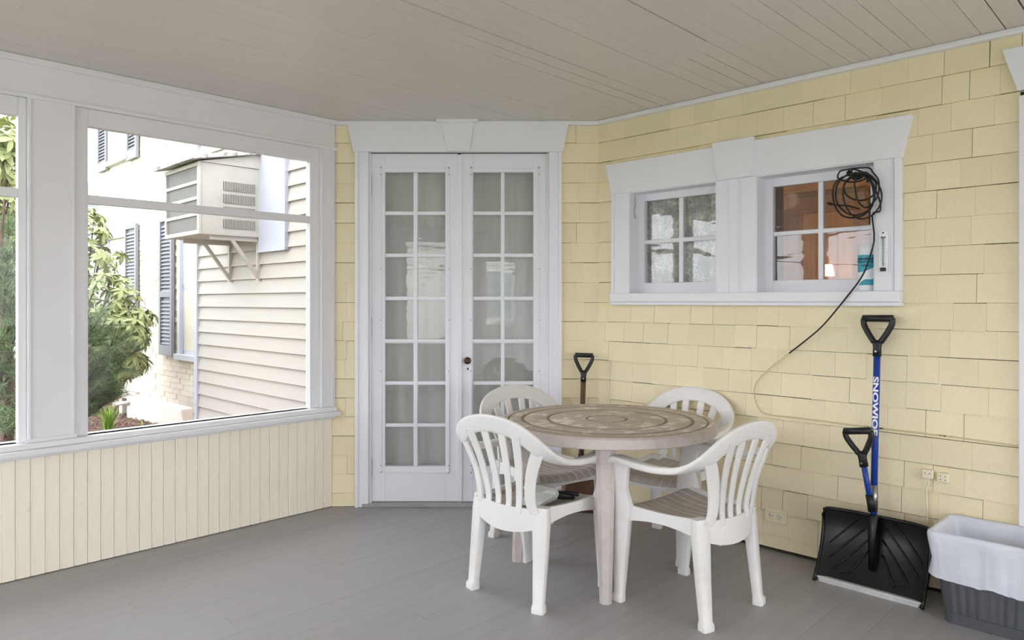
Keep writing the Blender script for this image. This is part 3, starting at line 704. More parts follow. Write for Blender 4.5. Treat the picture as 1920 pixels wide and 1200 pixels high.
# nearest 300 in view (below the window tops, clear of the wing) stay single bricks
def inview(it):
    q = FB @ Vector((it[0]+bl, 0, it[2])); px = CX+F*q.x/q.y; py = HZ-F*(q.z-H)/q.y
    return 225 < px < 368 and 380 < py < 800
items.sort(key=lambda it: (not inview(it), -(it[0])))
rest = MB()
for k, (xc, w, z0) in enumerate(items):
    yj = rnd.uniform(-.0045, .0035)
    if k < 298: put('brick', me_br, bh, T((xc, yj+.006, z0)) @ diag(w, 1, bh_-.008))
    else:
        Mx = T((xc, yj+.006, z0)) @ diag(w, 1, bh_-.008); rest.add([Mx @ Vector(v) for v in brm.v], brm.f)
tag(rest.build('brick_field', M_brick, bh), kind='stuff')
def house_window(r, hood=True):
    a, b, c, d = r; o = MB().box(a, a+.07, -.03, .08, c, d).box(b-.07, b, -.03, .08, c, d).box(a, b, -.03, .08, d-.07, d+.1).box(a-.05, b+.05, -.06, .08, c-.07, c).build('window', M_extwhite, bh, bevel=.004)
    m_ = (c+d)/2
    MB().box(a+.07, b-.07, .01, .05, m_-.025, m_+.025).box(a+.07, a+.1, .01, .05, c, d-.07).box(b-.1, b-.07, .01, .05, c, d-.07).box(a+.07, b-.07, .01, .05, c, c+.05).build('sash', M_extwhite, o)
    MB().box(a+.1, b-.1, .025, .03, c+.05, m_-.025).build('pane', M_extglass, o); MB().box(a+.1, b-.1, .025, .03, m_+.025, d-.07).build('pane', M_extglass, o)
for r in wins: house_window(r)
def shutter(x0, x1, z0, z1):
    o = MB().box(x0, x0+.05, -.05, -.012, z0, z1).box(x1-.05, x1, -.05, -.012, z0, z1).box(x0+.05, x1-.05, -.05, -.012, z0, z0+.13).box(x0+.05, x1-.05, -.05, -.012, z1-.06, z1).box(x0+.05, x1-.05, -.05, -.012, z0+(z1-z0)*.42, z0+(z1-z0)*.42+.07).build('shutter', M_slate, bh)
    MB().box(x0+.04, x1-.04, -.016, -.004, z0, z1).build('shutter_back', M_slate, o)
    zq_ = z0+.14; mid = z0+(z1-z0)*.42
    while zq_ < z1-.09:
        if not (mid-.04 < zq_ < mid+.07):
            sl_ = MB(); sl_.add([(x0+.05, -.044, zq_), (x1-.05, -.044, zq_), (x1-.05, -.020, zq_+.035), (x0+.05, -.020, zq_+.035), (x0+.05, -.036, zq_-.004), (x1-.05, -.036, zq_-.004), (x1-.05, -.014, zq_+.03), (x0+.05, -.014, zq_+.03)],
                    [(0,1,2,3),(7,6,5,4),(0,4,5,1),(1,5,6,2),(2,6,7,3),(3,7,4,0)]); sl_.build('slat', M_slate, o)
        zq_ += .047
shutter(xb(240)-bl+.0, xb(261.5)-bl, zwb-.04, zwt+.08)
shutter(xb(305)-bl, xb(329)-bl, zwb-.04, zwt+.08)
shutter(xb(188.5)-bl, xb(205)-bl, zu0-.1, zu0+1.66)
shutter(xb(243.5)-bl, xb(262)-bl, zu0-.1, zu0+1.66)

# ---- concrete cellar bulkhead with pipe
g_a, g_b = ground(237, 786), ground(343, 800)
d_ = (g_b-g_a); Lb = d_.length
cw = root('cellar_bulkhead', (g_a.x, g_a.y, 0), math.atan2(d_.y, d_.x), 'pale concrete cellar bulkhead wall with sloping top beside the mulch', 'bulkhead')
Dm = g_a.y
zt1 = H-(741-HZ)*Dm/F; zt2 = H-(768-HZ)*g_b.y/F
MB().prism([(0, -.12), (Lb+.03, -.12), (Lb-.03, zt2), (0, zt1)], 0, .14).build('sloping_wall', M_concrete, cw, bevel=.012)
MB().box(-.30, -.24, 0.1, .16, -.1, zt1-.02).box(-.30, 0, .1, .16, zt1-.06, zt1+.02).build('opening_frame', M_concrete, cw, bevel=.005)
MB().box(-.24, 0, .14, .17, -.1, zt1-.06).build('opening_board', M_slate, cw)
MB().tube([(-.14, -.03, .16), (.05, -.03, .19)], .02, 10).tube([(-.16, -.03, .157), (-.13, -.03, .162)], .034, 10).tube([(.03, .02, .19), (.05, -.03, .19)], .02, 8).build('drain_pipe', M_concrete, cw, smooth=True)

# ---- far neighbours
M_cottage = mat('cottage_siding', (232, 230, 226), .6, .03, 3)
def far_house(name, loc, rz, L_, D_, Hh, lab, wnd=True):
    o = root(name, loc, rz, lab, 'house')
    MB().box(0, L_, 0, D_, 0, Hh).build('wall', M_cottage, o)
    z = .1; me = MB().add([(0, -.03, 0), (1, -.03, 0), (1, 0, 0), (0, 0, 0), (0, -.005, 1), (1, -.005, 1), (1, 0, 1), (0, 0, 1)], [(0,3,2,1),(4,5,6,7),(0,1,5,4),(1,2,6,5),(2,3,7,6),(3,0,4,7)]).mesh('clapboard', M_cottage)
    while z < Hh: put('clapboard', me, o, T((0, 0, z)) @ diag(L_, 1, .2)); z += .2
    MB().prism([(-.3, Hh), (L_+.3, Hh), (L_+.3, Hh+.1), (-.3, Hh+.1)], -.3, D_+.3).build('roof', M_slate, o)
    for wx in (L_*.33, L_*.75):
        w = MB().box(wx-.06, wx, -.07, -.02, 1.0, 2.4).box(wx+.8, wx+.86, -.07, -.02, 1.0, 2.4).box(wx, wx+.8, -.07, -.02, 2.3, 2.4).box(wx, wx+.8, -.07, -.02, 1.0, 1.08).box(wx, wx+.8, -.07, -.02, 1.66, 1.72).build('window', M_extwhite, o)
        MB().box(wx, wx+.8, -.05, -.035, 1.08, 2.3).build('pane', M_extglass, w)
    return o
far_house('white_cottage', (3.0, -13.5, -.17), math.radians(158), 10, 4, 3.3, 'low white clapboard cottage across the yard behind the porch')
nb = root('neighbour_house', (-13.5, 19.0, -.17), 0, 'pale neighbouring house with grey roof far beyond the shrubs', 'house')
MB().box(0, 3.4, 0, 3, 0, 4.15).build('wall', M_extwhite, nb)
MB().prism([(-.3, 4.1), (3.7, 4.1), (3.4, 4.55), (0, 4.55)], -.3, 3.3).build('roof', M_acroof, nb)

# ================================================================== PLANTS
def leaf_mesh(l, w):
    mb = MB(); xs_ = [0, .25, .55, .8, 1]; ws = [.08, .75, 1, .6, .02]
    for t, q in zip(xs_, ws):
        mb.v += [(-w/2*q, t*l, -.25*l*t*t+.004*q), (0, t*l, -.25*l*t*t), (w/2*q, t*l, -.25*l*t*t+.004*q)]
    for k in range(4):
        a = k*3; mb.f += [(a, a+1, a+4, a+3), (a+1, a+2, a+5, a+4)]; mb.m += [0, 0]
    return mb
lm = leaf_mesh(.125, .042); me_leaf = lm.mesh('leaf', M_leaf, smooth=True)
def rhododendron(name, base, blobs, nwh, lab, nsingle):
    o = root(name, base, 0, lab, 'shrub')
    br = MB(); leaves = []
    for k in range(nwh):
        c, r = rnd.choice(blobs); c = Vector(c)
        d = Vector((rnd.gauss(0, 1), rnd.gauss(0, 1), rnd.gauss(0, 1))).normalized()
        p = c+Vector((d.x*r[0], d.y*r[1], d.z*r[2]))*rnd.uniform(.72, 1.0)
        if p.z < .1: continue
        if k % 5 == 0:
            st_ = Vector((c.x*.3, c.y*.3, max(.0, p.z*.25-.1))); m_ = (st_+p)/2+Vector((0, 0, .1)); br.tube(crom([st_, m_, p], 4), [.012-.0008*q for q in range(9)], 5)
        up = (d+Vector((0, 0, .8))).normalized(); az = rnd.uniform(0, 6.28)
        q = up.to_track_quat('Z', 'Y').to_matrix().to_4x4()
        for a in range(rnd.randint(7, 9)):
            s = rnd.uniform(.8, 1.25)
            leaves.append((p, T(p) @ q @ Matrix.Rotation(az+a*2.4, 4, 'Z') @ Matrix.Rotation(rnd.uniform(-.7, .25), 4, 'X') @ Matrix.Scale(s, 4)))
    br.build('branches', M_bark, o, smooth=True)
    view = (Vector((0, 0, H))-Vector(base)).normalized()
    leaves.sort(key=lambda t: -t[0].dot(view))
    rest = MB()
    for k, (p, Mx) in enumerate(leaves):
        if k < nsingle: put('leaf', me_leaf, o, Mx)
        else: rest.add([Mx @ Vector(v) for v in lm.v], lm.f)
    tag(rest.build('foliage', M_leaf, o, smooth=True), kind='stuff')
    return o
def at(px, py, Y): return Vector(((px-CX)/F*Y, Y, H+(HZ-py)/F*Y))
rb = at(150, 600, 8.3); rb.z = 0
def rel(px, py, Y, r): v = at(px, py, Y); return ((v.x-rb.x, v.y-rb.y, v.z), r)
rhododendron('rhododendron', rb, [rel(165, 470, 8.3, (.42, .5, .42)), rel(150, 440, 8.4, (.3, .4, .4)), rel(205, 560, 8.2, (.40, .45, .38)), rel(228, 620, 8.1, (.32, .4, .25)), rel(240, 680, 8.3, (.2, .3, .15)), rel(170, 650, 8.4, (.5, .5, .5)), rel(90, 540, 8.4, (.5, .5, .7)), rel(200, 690, 8.4, (.3, .3, .3)), rel(235, 600, 8.2, (.34, .4, .22)), rel(180, 620, 8.1, (.4, .4, .4))], 420,
             'broad yellow-green rhododendron shrub beside the brick house', 280)
rb = at(-40, 600, 6.2); rb.z = 0
rhododendron('rhododendron', rb, [rel(-30, 260, 6.2, (.35, .5, .4)), rel(0, 290, 6.3, (.25, .4, .32)), rel(-30, 420, 6.3, (.3, .4, .3)), rel(-60, 330, 6.2, (.5, .5, .6)), rel(-90, 520, 6.2, (.4, .5, .6))], 170,
             'tall rhododendron with drooping leaves beyond the post window', 120)
def pine(name, base, hgt, tips, lab, nlen=.075):
    o = root(name, base, 0, lab, 'tree'); br = MB(); nd = MB()
    br.tube(crom([(0, 0, -.05), (.03, .02, hgt*.35), (-.03, 0, hgt*.7), (0, 0, hgt)], 5), [.05*(1-q/17) for q in range(16)], 8)
    for tp in tips:
        tp = Vector(tp)-Vector(base); tp.z = max(tp.z, .15)
        s0 = Vector((0, 0, max(.1, min(hgt*.95, tp.z-.15-rnd.random()*.3)))); md = (s0+tp)/2+Vector((0, 0, -.04))
        path = crom([s0, md, tp], 6); br.tube(path, [.012*(1-q/16) for q in range(len(path))], 5)
        for twig in range(14):
            t = rnd.uniform(.35, 1); b0 = path[min(len(path)-1, int(t*len(path)))]
            dr_ = ((tp-s0).normalized()+Vector((rnd.gauss(0, .6), rnd.gauss(0, .6), rnd.gauss(.2, .5)))).normalized()
            ln = rnd.uniform(.1, .26); br.tube([b0, b0+dr_*ln], [.005, .002], 4)
            for q in range(60):
                p = b0+dr_*(ln*rnd.uniform(.1, 1.0)); nv = (dr_*.7+Vector((rnd.gauss(0, 1), rnd.gauss(0, 1), rnd.gauss(0, 1))).normalized()).normalized()
                sd = nv.cross(Vector((rnd.gauss(0, 1), rnd.gauss(0, 1), rnd.gauss(0, 1)))).normalized()*.0017
                nd.add([p-sd, p+sd, p+nv*nlen*rnd.uniform(.7, 1.2)], [(0, 1, 2)])
    br.build('branches', M_bark, o, smooth=True); tag(nd.build('needles', M_needle, o), kind='stuff'); return o
tips = [at(px, py, Y) for px, py, Y in ((185, 735, 6.7), (210, 745, 6.8), (165, 740, 6.6), (230, 715, 6.8), (205, 700, 6.5), (190, 675, 6.5), (170, 560, 6.6), (185, 590, 6.6), (215, 640, 6.7), (235, 655, 6.7), (250, 660, 6.8), (225, 690, 6.7), (180, 640, 6.6), (170, 700, 6.7), (200, 720, 6.7), (160, 600, 6.5), (150, 660, 6.5), (195, 610, 6.8), (240, 625, 6.9), (215, 670, 6.6), (175, 615, 6.4), (160, 690, 6.5), (140, 560, 6.5), (130, 620, 6.6))]
pb = at(135, 600, 6.7); pb.z = 0
pine('dwarf_pine', pb, 1.25, tips, 'low dark green pine shrub in front of the rhododendron')
pb2 = at(8, 600, 5.6); pb2.z = 0
tips = [at(rnd.uniform(-40, 50), py, rnd.uniform(5.2, 6.0)) for py in range(420, 800, 14)]
pine('pine_tree', pb2, 2.1, tips, 'slim pine tree with bare trunk beyond the post window')
def blades(name, px, py, n_, hgt, lab, cat='plant'):
    b = ground(px, py, -.01); o = root(name, b, 0, lab, cat)
    for k in range(n_):
        a = rnd.uniform(0, 6.28); sp = rnd.uniform(.02, .16); h_ = hgt*rnd.uniform(.6, 1.1); mb = MB(); w = .008
        c, s = math.cos(a), math.sin(a); r0 = rnd.uniform(0, .05); rs = []
        for q in range(6):
            t = q/5; r = r0+sp*t*t; zq2 = h_*t*(1-.15*t); ww = w*(1-.9*t*t)
            rs += [(c*r-s*ww, s*r+c*ww, zq2), (c*r+s*ww, s*r-c*ww, zq2)]
        mb.v = rs; mb.f = [(2*q, 2*q+1, 2*q+3, 2*q+2) for q in range(5)]; mb.m = [0]*5
        mb.build('leaf_blade', M_leaf2, o, smooth=True)
    return o
blades('iris_clump', 203, 811, 60, .33, 'bright green iris clump growing in the mulch')
sp_ = blades('seedling', 268, 800, 5, .09, 'tiny reddish seedling in front of the concrete bulkhead')

# ================================================================== FURNITURE
def chair_parts():
    """monobloc armchair, front toward +y, origin on the floor between the feet"""
    parts = []
    # hoop running over the back into both arms
    half = [((0, -.292, .782), (0, -.28, .96), .040, .009), ((.075, -.290, .776), (.08, -.27, .95), .040, .009), ((.145, -.281, .756), (.25, -.25, .92), .041, .009),
            ((.200, -.264, .722), (.5, -.2, .82), .041, .009), ((.236, -.236, .684), (.75, -.1, .62), .039, .010), ((.258, -.190, .652), (.92, 0, .38), .034, .010),
            ((.270, -.125, .628), (.98, 0, .18), .028, .015), ((.275, -.03, .617), (1, 0, .05), .027, .015), ((.272, .07, .618), (1, 0, 0), .029, .015), ((.264, .15, .624), (1, 0, 0), .033, .015), ((.258, .205, .624), (1, 0, 0), .036, .015), ((.256, .230, .612), (1, 0, 0), .032, .014)]
    full = [((-c[0], c[1], c[2]), (-a[0], a[1], a[2]), ha, hb) for c, a, ha, hb in half[:0:-1]]+half
    # orient widths consistently (upwards/outwards) and interpolate
    C = crom([f[0] for f in full], 4); n_ = len(full); st_ = []
    for i_, c in enumerate(C):
        k = min(i_//4, n_-2); t = i_/4-k if i_ < len(C)-1 else 1.0
        a = Vector(full[k][1]).lerp(Vector(full[k+1][1]), t); tan = (C[min(i_+1, len(C)-1)]-C[max(i_-1, 0)]).normalized()
        a = (a-tan*a.dot(tan)).normalized(); b = tan.cross(a)
        st_.append((c, a, b, full[k][2]*(1-t)+full[k+1][2]*t, full[k][3]*(1-t)+full[k+1][3]*t))
    N_ = len(st_); ka = 6*4+1      # stations of each arm
    back = st_[ka-1:N_-ka+1]
    parts.append(('top_rail', MB().loft(back, 14, 4.5), 'p'))
    parts.append(('armrest', MB().loft(st_[:ka], 14, 4.5), 'p')); parts.append(('armrest', MB().loft(st_[N_-ka:], 14, 4.5), 'p'))
    # slats and posts
    for xt, xb_, zt_, hw_ in ((-.052, -.030, .762, .015), (.052, .030, .762, .015), (-.135, -.088, .742, .016), (.135, .088, .742, .016)):
        pts = crom([(xb_, -.214, .395), (xb_*1.05, -.212, .47), ((xb_+xt)*.5, -.238, .60), (xt, -.286, zt_)], 5)
        st2 = [(p, (1, 0, 0), (0, 1, .2), hw_*(.9+.5*i_/15), .005) for i_, p in enumerate(pts)]
        parts.append(('slat', MB().loft(st2, 8, 5), 'p'))
    for s in (-1, 1):
        pts = crom([(s*.165, -.185, .385), (s*.150, -.205, .45), (s*.158, -.216, .54), (s*.195, -.232, .635), (s*.228, -.240, .69)], 5)
        st2 = [(p, (1, s*.35, 0), (-s*.35, 1, .1), .023+.011*(i_/20)**2, .007) for i_, p in enumerate(pts)]
        parts.append(('back_post', MB().loft(st2, 8, 5), 'p'))
    # lower back apron, curved
    ap = MB(); rs = []
    for i_ in range(13):
        x = -.19+.38*i_/12; k = 1-(x/.19)**2; y = -.182-.038*k; z0 = .345-.035*k; z1 = .425-.005*k
        rs.append([(x, y-.006, z0), (x, y+.002, z0), (x, y+.004, z1), (x, y-.004, z1)])
    parts.append(('back_apron', ap.rings(rs), 'p'))
    # legs
    for s in (-1, 1):
        st2 = [((s*.178, -.165, .43), (1, .25*s, 0), (-.25*s, 1, 0), .034, .022), ((s*.182, -.172, .36), (1, .25*s, 0), (-.25*s, 1, 0), .036, .024), ((s*.188, -.186, .2), (1, .25*s, 0), (-.25*s, 1, 0), .030, .021), ((s*.193, -.203, .035), (1, .25*s, 0), (-.25*s, 1, 0), .024, .018),
               ((s*.196, -.207, .024), (1, .25*s, 0), (-.25*s, 1, 0), .028, .023), ((s*.196, -.207, 0), (1, .25*s, 0), (-.25*s, 1, 0), .028, .023)]
        parts.append(('leg', MB().loft(st2[::-1], 10, 7), 'p'))
        st2 = [((s*.254, .178, .615), (0, 1, 0), (1, 0, 0), .052, .012), ((s*.250, .188, .58), (0, 1, 0), (1, 0, 0), .044, .012), ((s*.246, .196, .50), (0, 1, 0), (1, 0, 0), .040, .013), ((s*.240, .186, .43), (0, 1, 0), (1, 0, 0), .050, .017), ((s*.237, .190, .36), (0, 1, 0), (1, 0, 0), .044, .02),
               ((s*.234, .200, .2), (0, 1, 0), (1, 0, 0), .034, .018), ((s*.232, .208, .035), (0, 1, 0), (1, 0, 0), .022, .015), ((s*.236, .211, .024), (0, 1, 0), (1, 0, 0), .026, .02), ((s*.236, .211, 0), (0, 1, 0), (1, 0, 0), .026, .02)]
        parts.append(('leg', MB().loft(st2[::-1], 10, 7), 'p'))
        sa = MB(); rs = []
        for i_ in range(9):
            t = i_/8; x = s*(.196+.038*t); y = -.17+.36*t; z0 = .355+.022*math.sin(PI*t); z1 = .43-.008*math.sin(PI*t)
            rs.append([(x-s*.004, y, z0), (x+s*.006, y, z0), (x+s*.002, y, z1), (x-s*.01, y, z1)])
        parts.append(('side_apron', sa.rings(rs), 'p'))
    # seat with lengthwise grooves
    seat = MB(); us = []; ng = 9
    for k in range(ng):
        u0 = -1+2*k/ng; u1 = -1+2*(k+1)/ng; us += [(u0+.008, 0), (u1-.012, 0), (u1-.006, 1), (u1+.002, 1)]
    us = us[:-2]; ny_ = 16; vs = []
    for j in range(ny_+1):
        t = j/ny_; y = -.20+.435*t; hw_ = .188+.040*t; zc = .405-.022*math.sin(PI*min(1, t*1.1))+(0 if t < .86 else -((t-.86)/.14)**2*.035)
        for u, g in us: vs.append((u*hw_, y+.012*(1-u*u)*(t > .5), zc+.016*u*u-(.0035 if g else 0)))
    nu = len(us); fs = []; ms = []
    for j in range(ny_):
        for i_ in range(nu-1):
            a = j*nu+i_; fs.append((a, a+1, a+nu+1, a+nu)); ms.append(1 if us[i_][1] or us[i_+1][1] else 0)
    o_ = len(vs); vs += [(x, y, z-.007) for x, y, z in vs]
    nf = len(fs); fs += [tuple(i_+o_ for i_ in f[::-1]) for f in fs]; ms += [1]*nf
    edge = [(i_) for i_ in range(nu)]
    for i_ in range(nu-1): fs += [(ny_*nu+i_, ny_*nu+i_+1, ny_*nu+i_+1+o_, ny_*nu+i_+o_), (i_+1, i_, i_+o_, i_+1+o_)]; ms += [1, 1]
    for j in range(ny_): fs += [(j*nu, (j+1)*nu, (j+1)*nu+o_, j*nu+o_), ((j+1)*nu+nu-1, j*nu+nu-1, j*nu+nu-1+o_, (j+1)*nu+nu-1+o_)]; ms += [1, 1]
    seat.v = vs; seat.f = fs; seat.m = ms
    parts.append(('seat', seat, 's'))
    fa = MB(); rs = []
    for i_ in range(11):
        x = -.225+.45*i_/10; k = 1-(x/.225)**2; y = .226+.012*k
        rs.append([(x, y-.006, .345+.012*k), (x, y, .345+.012*k), (x, y+.002, .375), (x, y-.008, .378)])
    parts.append(('front_apron', fa.rings(rs), 'p'))
    return parts
CH = [(nm, mb.mesh(nm, [M_seatdirt, M_plastic] if k == 's' else M_plastic, smooth=True)) for nm, mb, k in chair_parts()]
for nm, me in CH:
    try: me.set_sharp_from_angle(angle=math.radians(50))
    except Exception: pass
def chair(cx, cy, face_deg, lab):
    o = root('plastic_chair', (cx, cy, 0), math.radians(face_deg-90), lab, 'chair', 'white plastic armchairs around the round table')
    for nm, me in CH: put(nm, me, o, Matrix.Identity(4))
    return o
ch1 = chair(.105, 3.315, 48, 'white plastic armchair holding papers and a black tool on its seat')
ch2 = chair(.783, 3.150, 130.7, 'white plastic armchair with its empty slatted back toward the snow shovel')
ch3 = chair(.180, 3.965, -53.3, 'white plastic armchair pushed under the table in front of the french doors')
ch4 = chair(.825, 3.885, -136.2, 'white plastic armchair between the round table and the shingled wall')

# round table
tb = root('round_table', (.468, 3.573, 0), math.radians(-98), 'round taupe plastic patio table with engraved rings', 'table')
R_ = .528; z1 = .725
prof = [(.0, z1-.045), (.49, z1-.043), (.502, z1-.043), (.512, z1-.05), (R_-.004, z1-.05), (R_, z1-.046), (R_-.002, z1-.008), (R_-.008, z1-.002), (R_-.016, z1)]
mis = [1]*(len(prof)-1)
def ring(r, w=.006):
    global prof, mis
    prof += [(r+w, z1-.0005), (r+w*.4, z1-.0035), (r-w*.4, z1-.0035), (r-w, z1-.0005)]; mis += [0, 2, 2, 2]
for r, w in ((.485, .005), (.415, .009), (.29, .008), (.098, .007)): ring(r, w)
prof += [(.03, z1), (.001, z1)]; mis += [0, 0]
MB().lathe(prof, 96, mis=mis).build('tabletop', [M_tabletop, M_taupe, M_tablegroove], tb, smooth=True, angle=35)
for k in range(4):
    a = k*PI/2; c, s = math.cos(a), math.sin(a)
    st_ = []
    lg = MB(); rs = []
    for r, zt_, w in ((.455, 0, .026), (.452, .1, .029), (.44, .4, .036), (.425, .60, .043), (.415, .685, .046)):
        # chamfered channel section
        loc = [(r+.016, -w*.5), (r+.016, w*.5), (r, w), (r-.045*w/.036, w*.9), (r-.045*w/.036, w*.75), (r-.004, w*.7), (r-.0, -w*.7), (r-.045*w/.036, -w*.75), (r-.045*w/.036, -w*.9), (r, -w)]
        rs.append([(x*c-y*s, x*s+y*c, zt_) for x, y in loc])
    lg.rings(rs).build('leg', M_taupe, tb)

# papers and black tool on chair seat
pp = root('folded_newspaper', ch1.matrix_basis @ Vector((0, 0, 0)) if False else (.105+.0, 3.315+.0, 0), math.radians(48-90), 'folded white papers lying on the plastic chair seat', 'papers')
for k in range(4):
    mb = MB(); t = .0012; x0, x1 = .03, .15
    pts = [(-.13, .400), (-.10+.004*k, .401+.0045*k), (.015-.004*k, .412+.006*k), (.03-.006*k, .43+.004*k), (.02-.004*k, .452+.002*k), (-.09, .466-.003*k)]
    poly_ = [(a, b) for a, b in pts]+[(a, b+t) for a, b in pts[::-1]]
    n_ = len(poly_); vs = [(x0, a, b) for a, b in poly_]+[(x1, a, b) for a, b in poly_]
    m2 = len(pts); fs = []
    for i_ in range(m2-1):
        j_ = n_-1-i_
        fs += [(i_, i_+1, j_-1, j_), (i_+n_, j_+n_, j_-1+n_, i_+1+n_)]
    fs += [(i_, i_+n_, (i_+1) % n_+n_, (i_+1) % n_) for i_ in range(n_)]
    mb.add(vs, fs).build('sheet', M_paper, pp, M=T((-.045, .015, 0)))
tl = root('hand_tool', (.125, 3.30, 0), math.radians(48-90), 'black plastic hand tool lying on the chair seat beside the papers', 'tool')
MB().loft([((.0, .03, .408), (1, 0, 0), (0, 0, 1), .016, .010), ((.02, .06, .412), (1, -.4, 0), (0, 0, 1), .022, .016), ((.06, .085, .414), (1, -1, 0), (0, 0, 1), .022, .017), ((.115, .11, .412), (.4, -1, 0), (0, 0, 1), .014, .012)], 12, 3).build('handle', M_black, tl, smooth=True)
MB().loft([((.03, .06, .424), (1, -.8, 0), (0, 0, 1), .010, .008), ((.09, .10, .430), (.4, -1, 0), (0, 0, 1), .009, .007), ((.135, .115, .424), (.3, -1, 0), (0, 0, 1), .012, .009)], 10, 3).build('lever', M_black, tl, smooth=True)

# ---- D-grip helper in a local frame: grip centre at top, shaft socket downwards (x across, z up)
def d_grip(name, parent, M, w=.062, h=.118, r=.0145):
    pts = crom([(-w, 0, 0), (-w*.98, 0, -h*.25), (-w*.62, 0, -h*.62), (-w*.22, 0, -h*.95)], 5)
    g = MB()
    g.tube([(-w-.004, 0, .0), (w+.004, 0, .0)], r*1.15, 12)
    g.tube(pts, [r*.95]*len(pts), 10); g.tube([(-p.x, p.y, p.z) for p in pts], [r*.95]*len(pts), 10)
    g.loft([((0, 0, -h*.86), (1, 0, 0), (0, 1, 0), .022, .012), ((0, 0, -h*1.0), (1, 0, 0), (0, 1, 0), .0205, .014), ((0, 0, -h*1.15), (1, 0, 0), (0, 1, 0), .0175, .0165), ((0, 0, -h*1.5), (1, 0, 0), (0, 1, 0), .0185, .0185)], 12, 2.6)
    o = g.build(name, M_black, parent, M=M, smooth=True)
    MB().tube([(0, -.022, -h*1.32), (0, -.017, -h*1.32)], .0045, 8).build('rivet', M_steel, o)
    return o
def along(p0, p1):
    """matrix whose z axis runs p0->p1, x kept near world-local x"""
    z = (Vector(p1)-Vector(p0)).normalized(); x = Vector((1, 0, 0)); y = z.cross(x).normalized(); x = y.cross(z)
    m = Matrix((x, y, z)).transposed().to_4x4(); m.translation = Vector(p0); return m

# ---- blue snow shovel (local frame of right wall, origin at blade foot)
bs, by = 1.702, -.226
ss = root('snow_shovel', FR @ Vector((bs, by, 0)), -PI/4, 'blue-shafted snow shovel with wide black blade leaning on the wall', 'snow shovel')
bw2 = .228; lean = math.atan2(.10, .30)
bl_ = MB(); nu_, nv_ = 25, 13; vs = []
def blade_pt(u, v):
    """u -1..1 across, v 0..1 bottom to top; concave toward the viewer"""
    z = .315*v; y = .125*v - .05*math.sin(PI*v)*0 + .035*math.sin(PI*v) - .030*abs(u)**4*(1) - .03*max(0, v-.8)*5*.5
    return Vector((u*bw2*(1+.012*v), y, z+.004))
for j in range(nv_):
    for i_ in range(nu_):
        p = blade_pt(-1+2*i_/(nu_-1), j/(nv_-1)); vs.append(p)
nn2 = len(vs); vs += [p+Vector((0, .006, 0)) for p in vs[:nn2]]; fs = []
for j in range(nv_-1):
    for i_ in range(nu_-1):
        a = j*nu_+i_; fs += [(a, a+1, a+nu_+1, a+nu_), (a+nn2, a+nu_+nn2, a+nu_+1+nn2, a+1+nn2)]
for i_ in range(nu_-1): fs += [(i_+1, i_, i_+nn2, i_+1+nn2), ((nv_-1)*nu_+i_, (nv_-1)*nu_+i_+1, (nv_-1)*nu_+i_+1+nn2, (nv_-1)*nu_+i_+nn2)]
for j in range(nv_-1): fs += [(j*nu_, (j+1)*nu_, (j+1)*nu_+nn2, j*nu_+nn2), ((j+1)*nu_+nu_-1, j*nu_+nu_-1, j*nu_+nu_-1+nn2, (j+1)*nu_+nu_-1+nn2)]
blade = bl_.add(vs, fs).build('blade', M_blade, ss, smooth=True, angle=60)
rim = [blade_pt(-1, v/10)+Vector((0, -.002, 0)) for v in range(0, 10)]+[blade_pt(-1+.06, 1)]+[blade_pt(u/10, 1) for u in range(-9, 10)]+[blade_pt(1-.06, 1)]+[blade_pt(1, v/10)+Vector((0, -.002, 0)) for v in range(9, -1, -1)]
MB().tube(rim, .008, 8).build('blade_rim', M_blade, blade, smooth=True)
for s in (-1, 1):
    for (u0, v0, u1, v1) in ((.10, .88, .84, .30), (.10, .68, .72, .16), (.13, .48, .42, .15), (.30, .95, .86, .50)):
        pts = [blade_pt(s*(u0+(u1-u0)*t/6), v0+(v1-v0)*t/6)+Vector((0, -.003, 0)) for t in range(7)]
        MB().tube(pts, [.0045]*6+[.003], 6).build('rib', M_blade, blade, smooth=True)
    MB().tube([blade_pt(s*.42, .14)+Vector((0, -.003, 0)), blade_pt(s*.58, .14)+Vector((0, -.003, 0))], .0045, 6).build('rib', M_blade, blade, smooth=True)
MB().box(-bw2, bw2, -.020, .004, 0, .011).box(-bw2, bw2, -.016, .006, .011, .024).build('wear_strip', M_alu, ss, bevel=.001)
t0 = Vector((0, .055, .09)); top = Vector((xr(1646, -.045)-bs, -.045-by, zl(1646, 597, -.045)))
MB().loft([(t0, (1, 0, 0), (0, 1, 0), .016, .016), (t0.lerp(top, .13), (1, 0, 0), (0, 1, 0), .02, .02), (t0.lerp(top, .21), (1, 0, 0), (0, 1, 0), .023, .02), (t0.lerp(top, .215), (1, 0, 0), (0, 1, 0), .016, .016)], 12, 2.4).build('socket', M_blade, ss, smooth=True)
MB().prism([(-.05, .02), (.05, .02), (.018, .10), (-.018, .10)], 0, .02).build('socket_foot', M_blade, ss, bevel=.006, M=T((0, .012, .0)) @ Matrix.Rotation(-.5, 4, 'X'))
ax = (top-t0).normalized(); g_end = top-ax*.12
MB().tube([t0.lerp(top, .2), g_end], .0150, 16).build('shaft', M_blue, ss, smooth=True)
d_grip('d_grip', ss, along(top, top+ax))
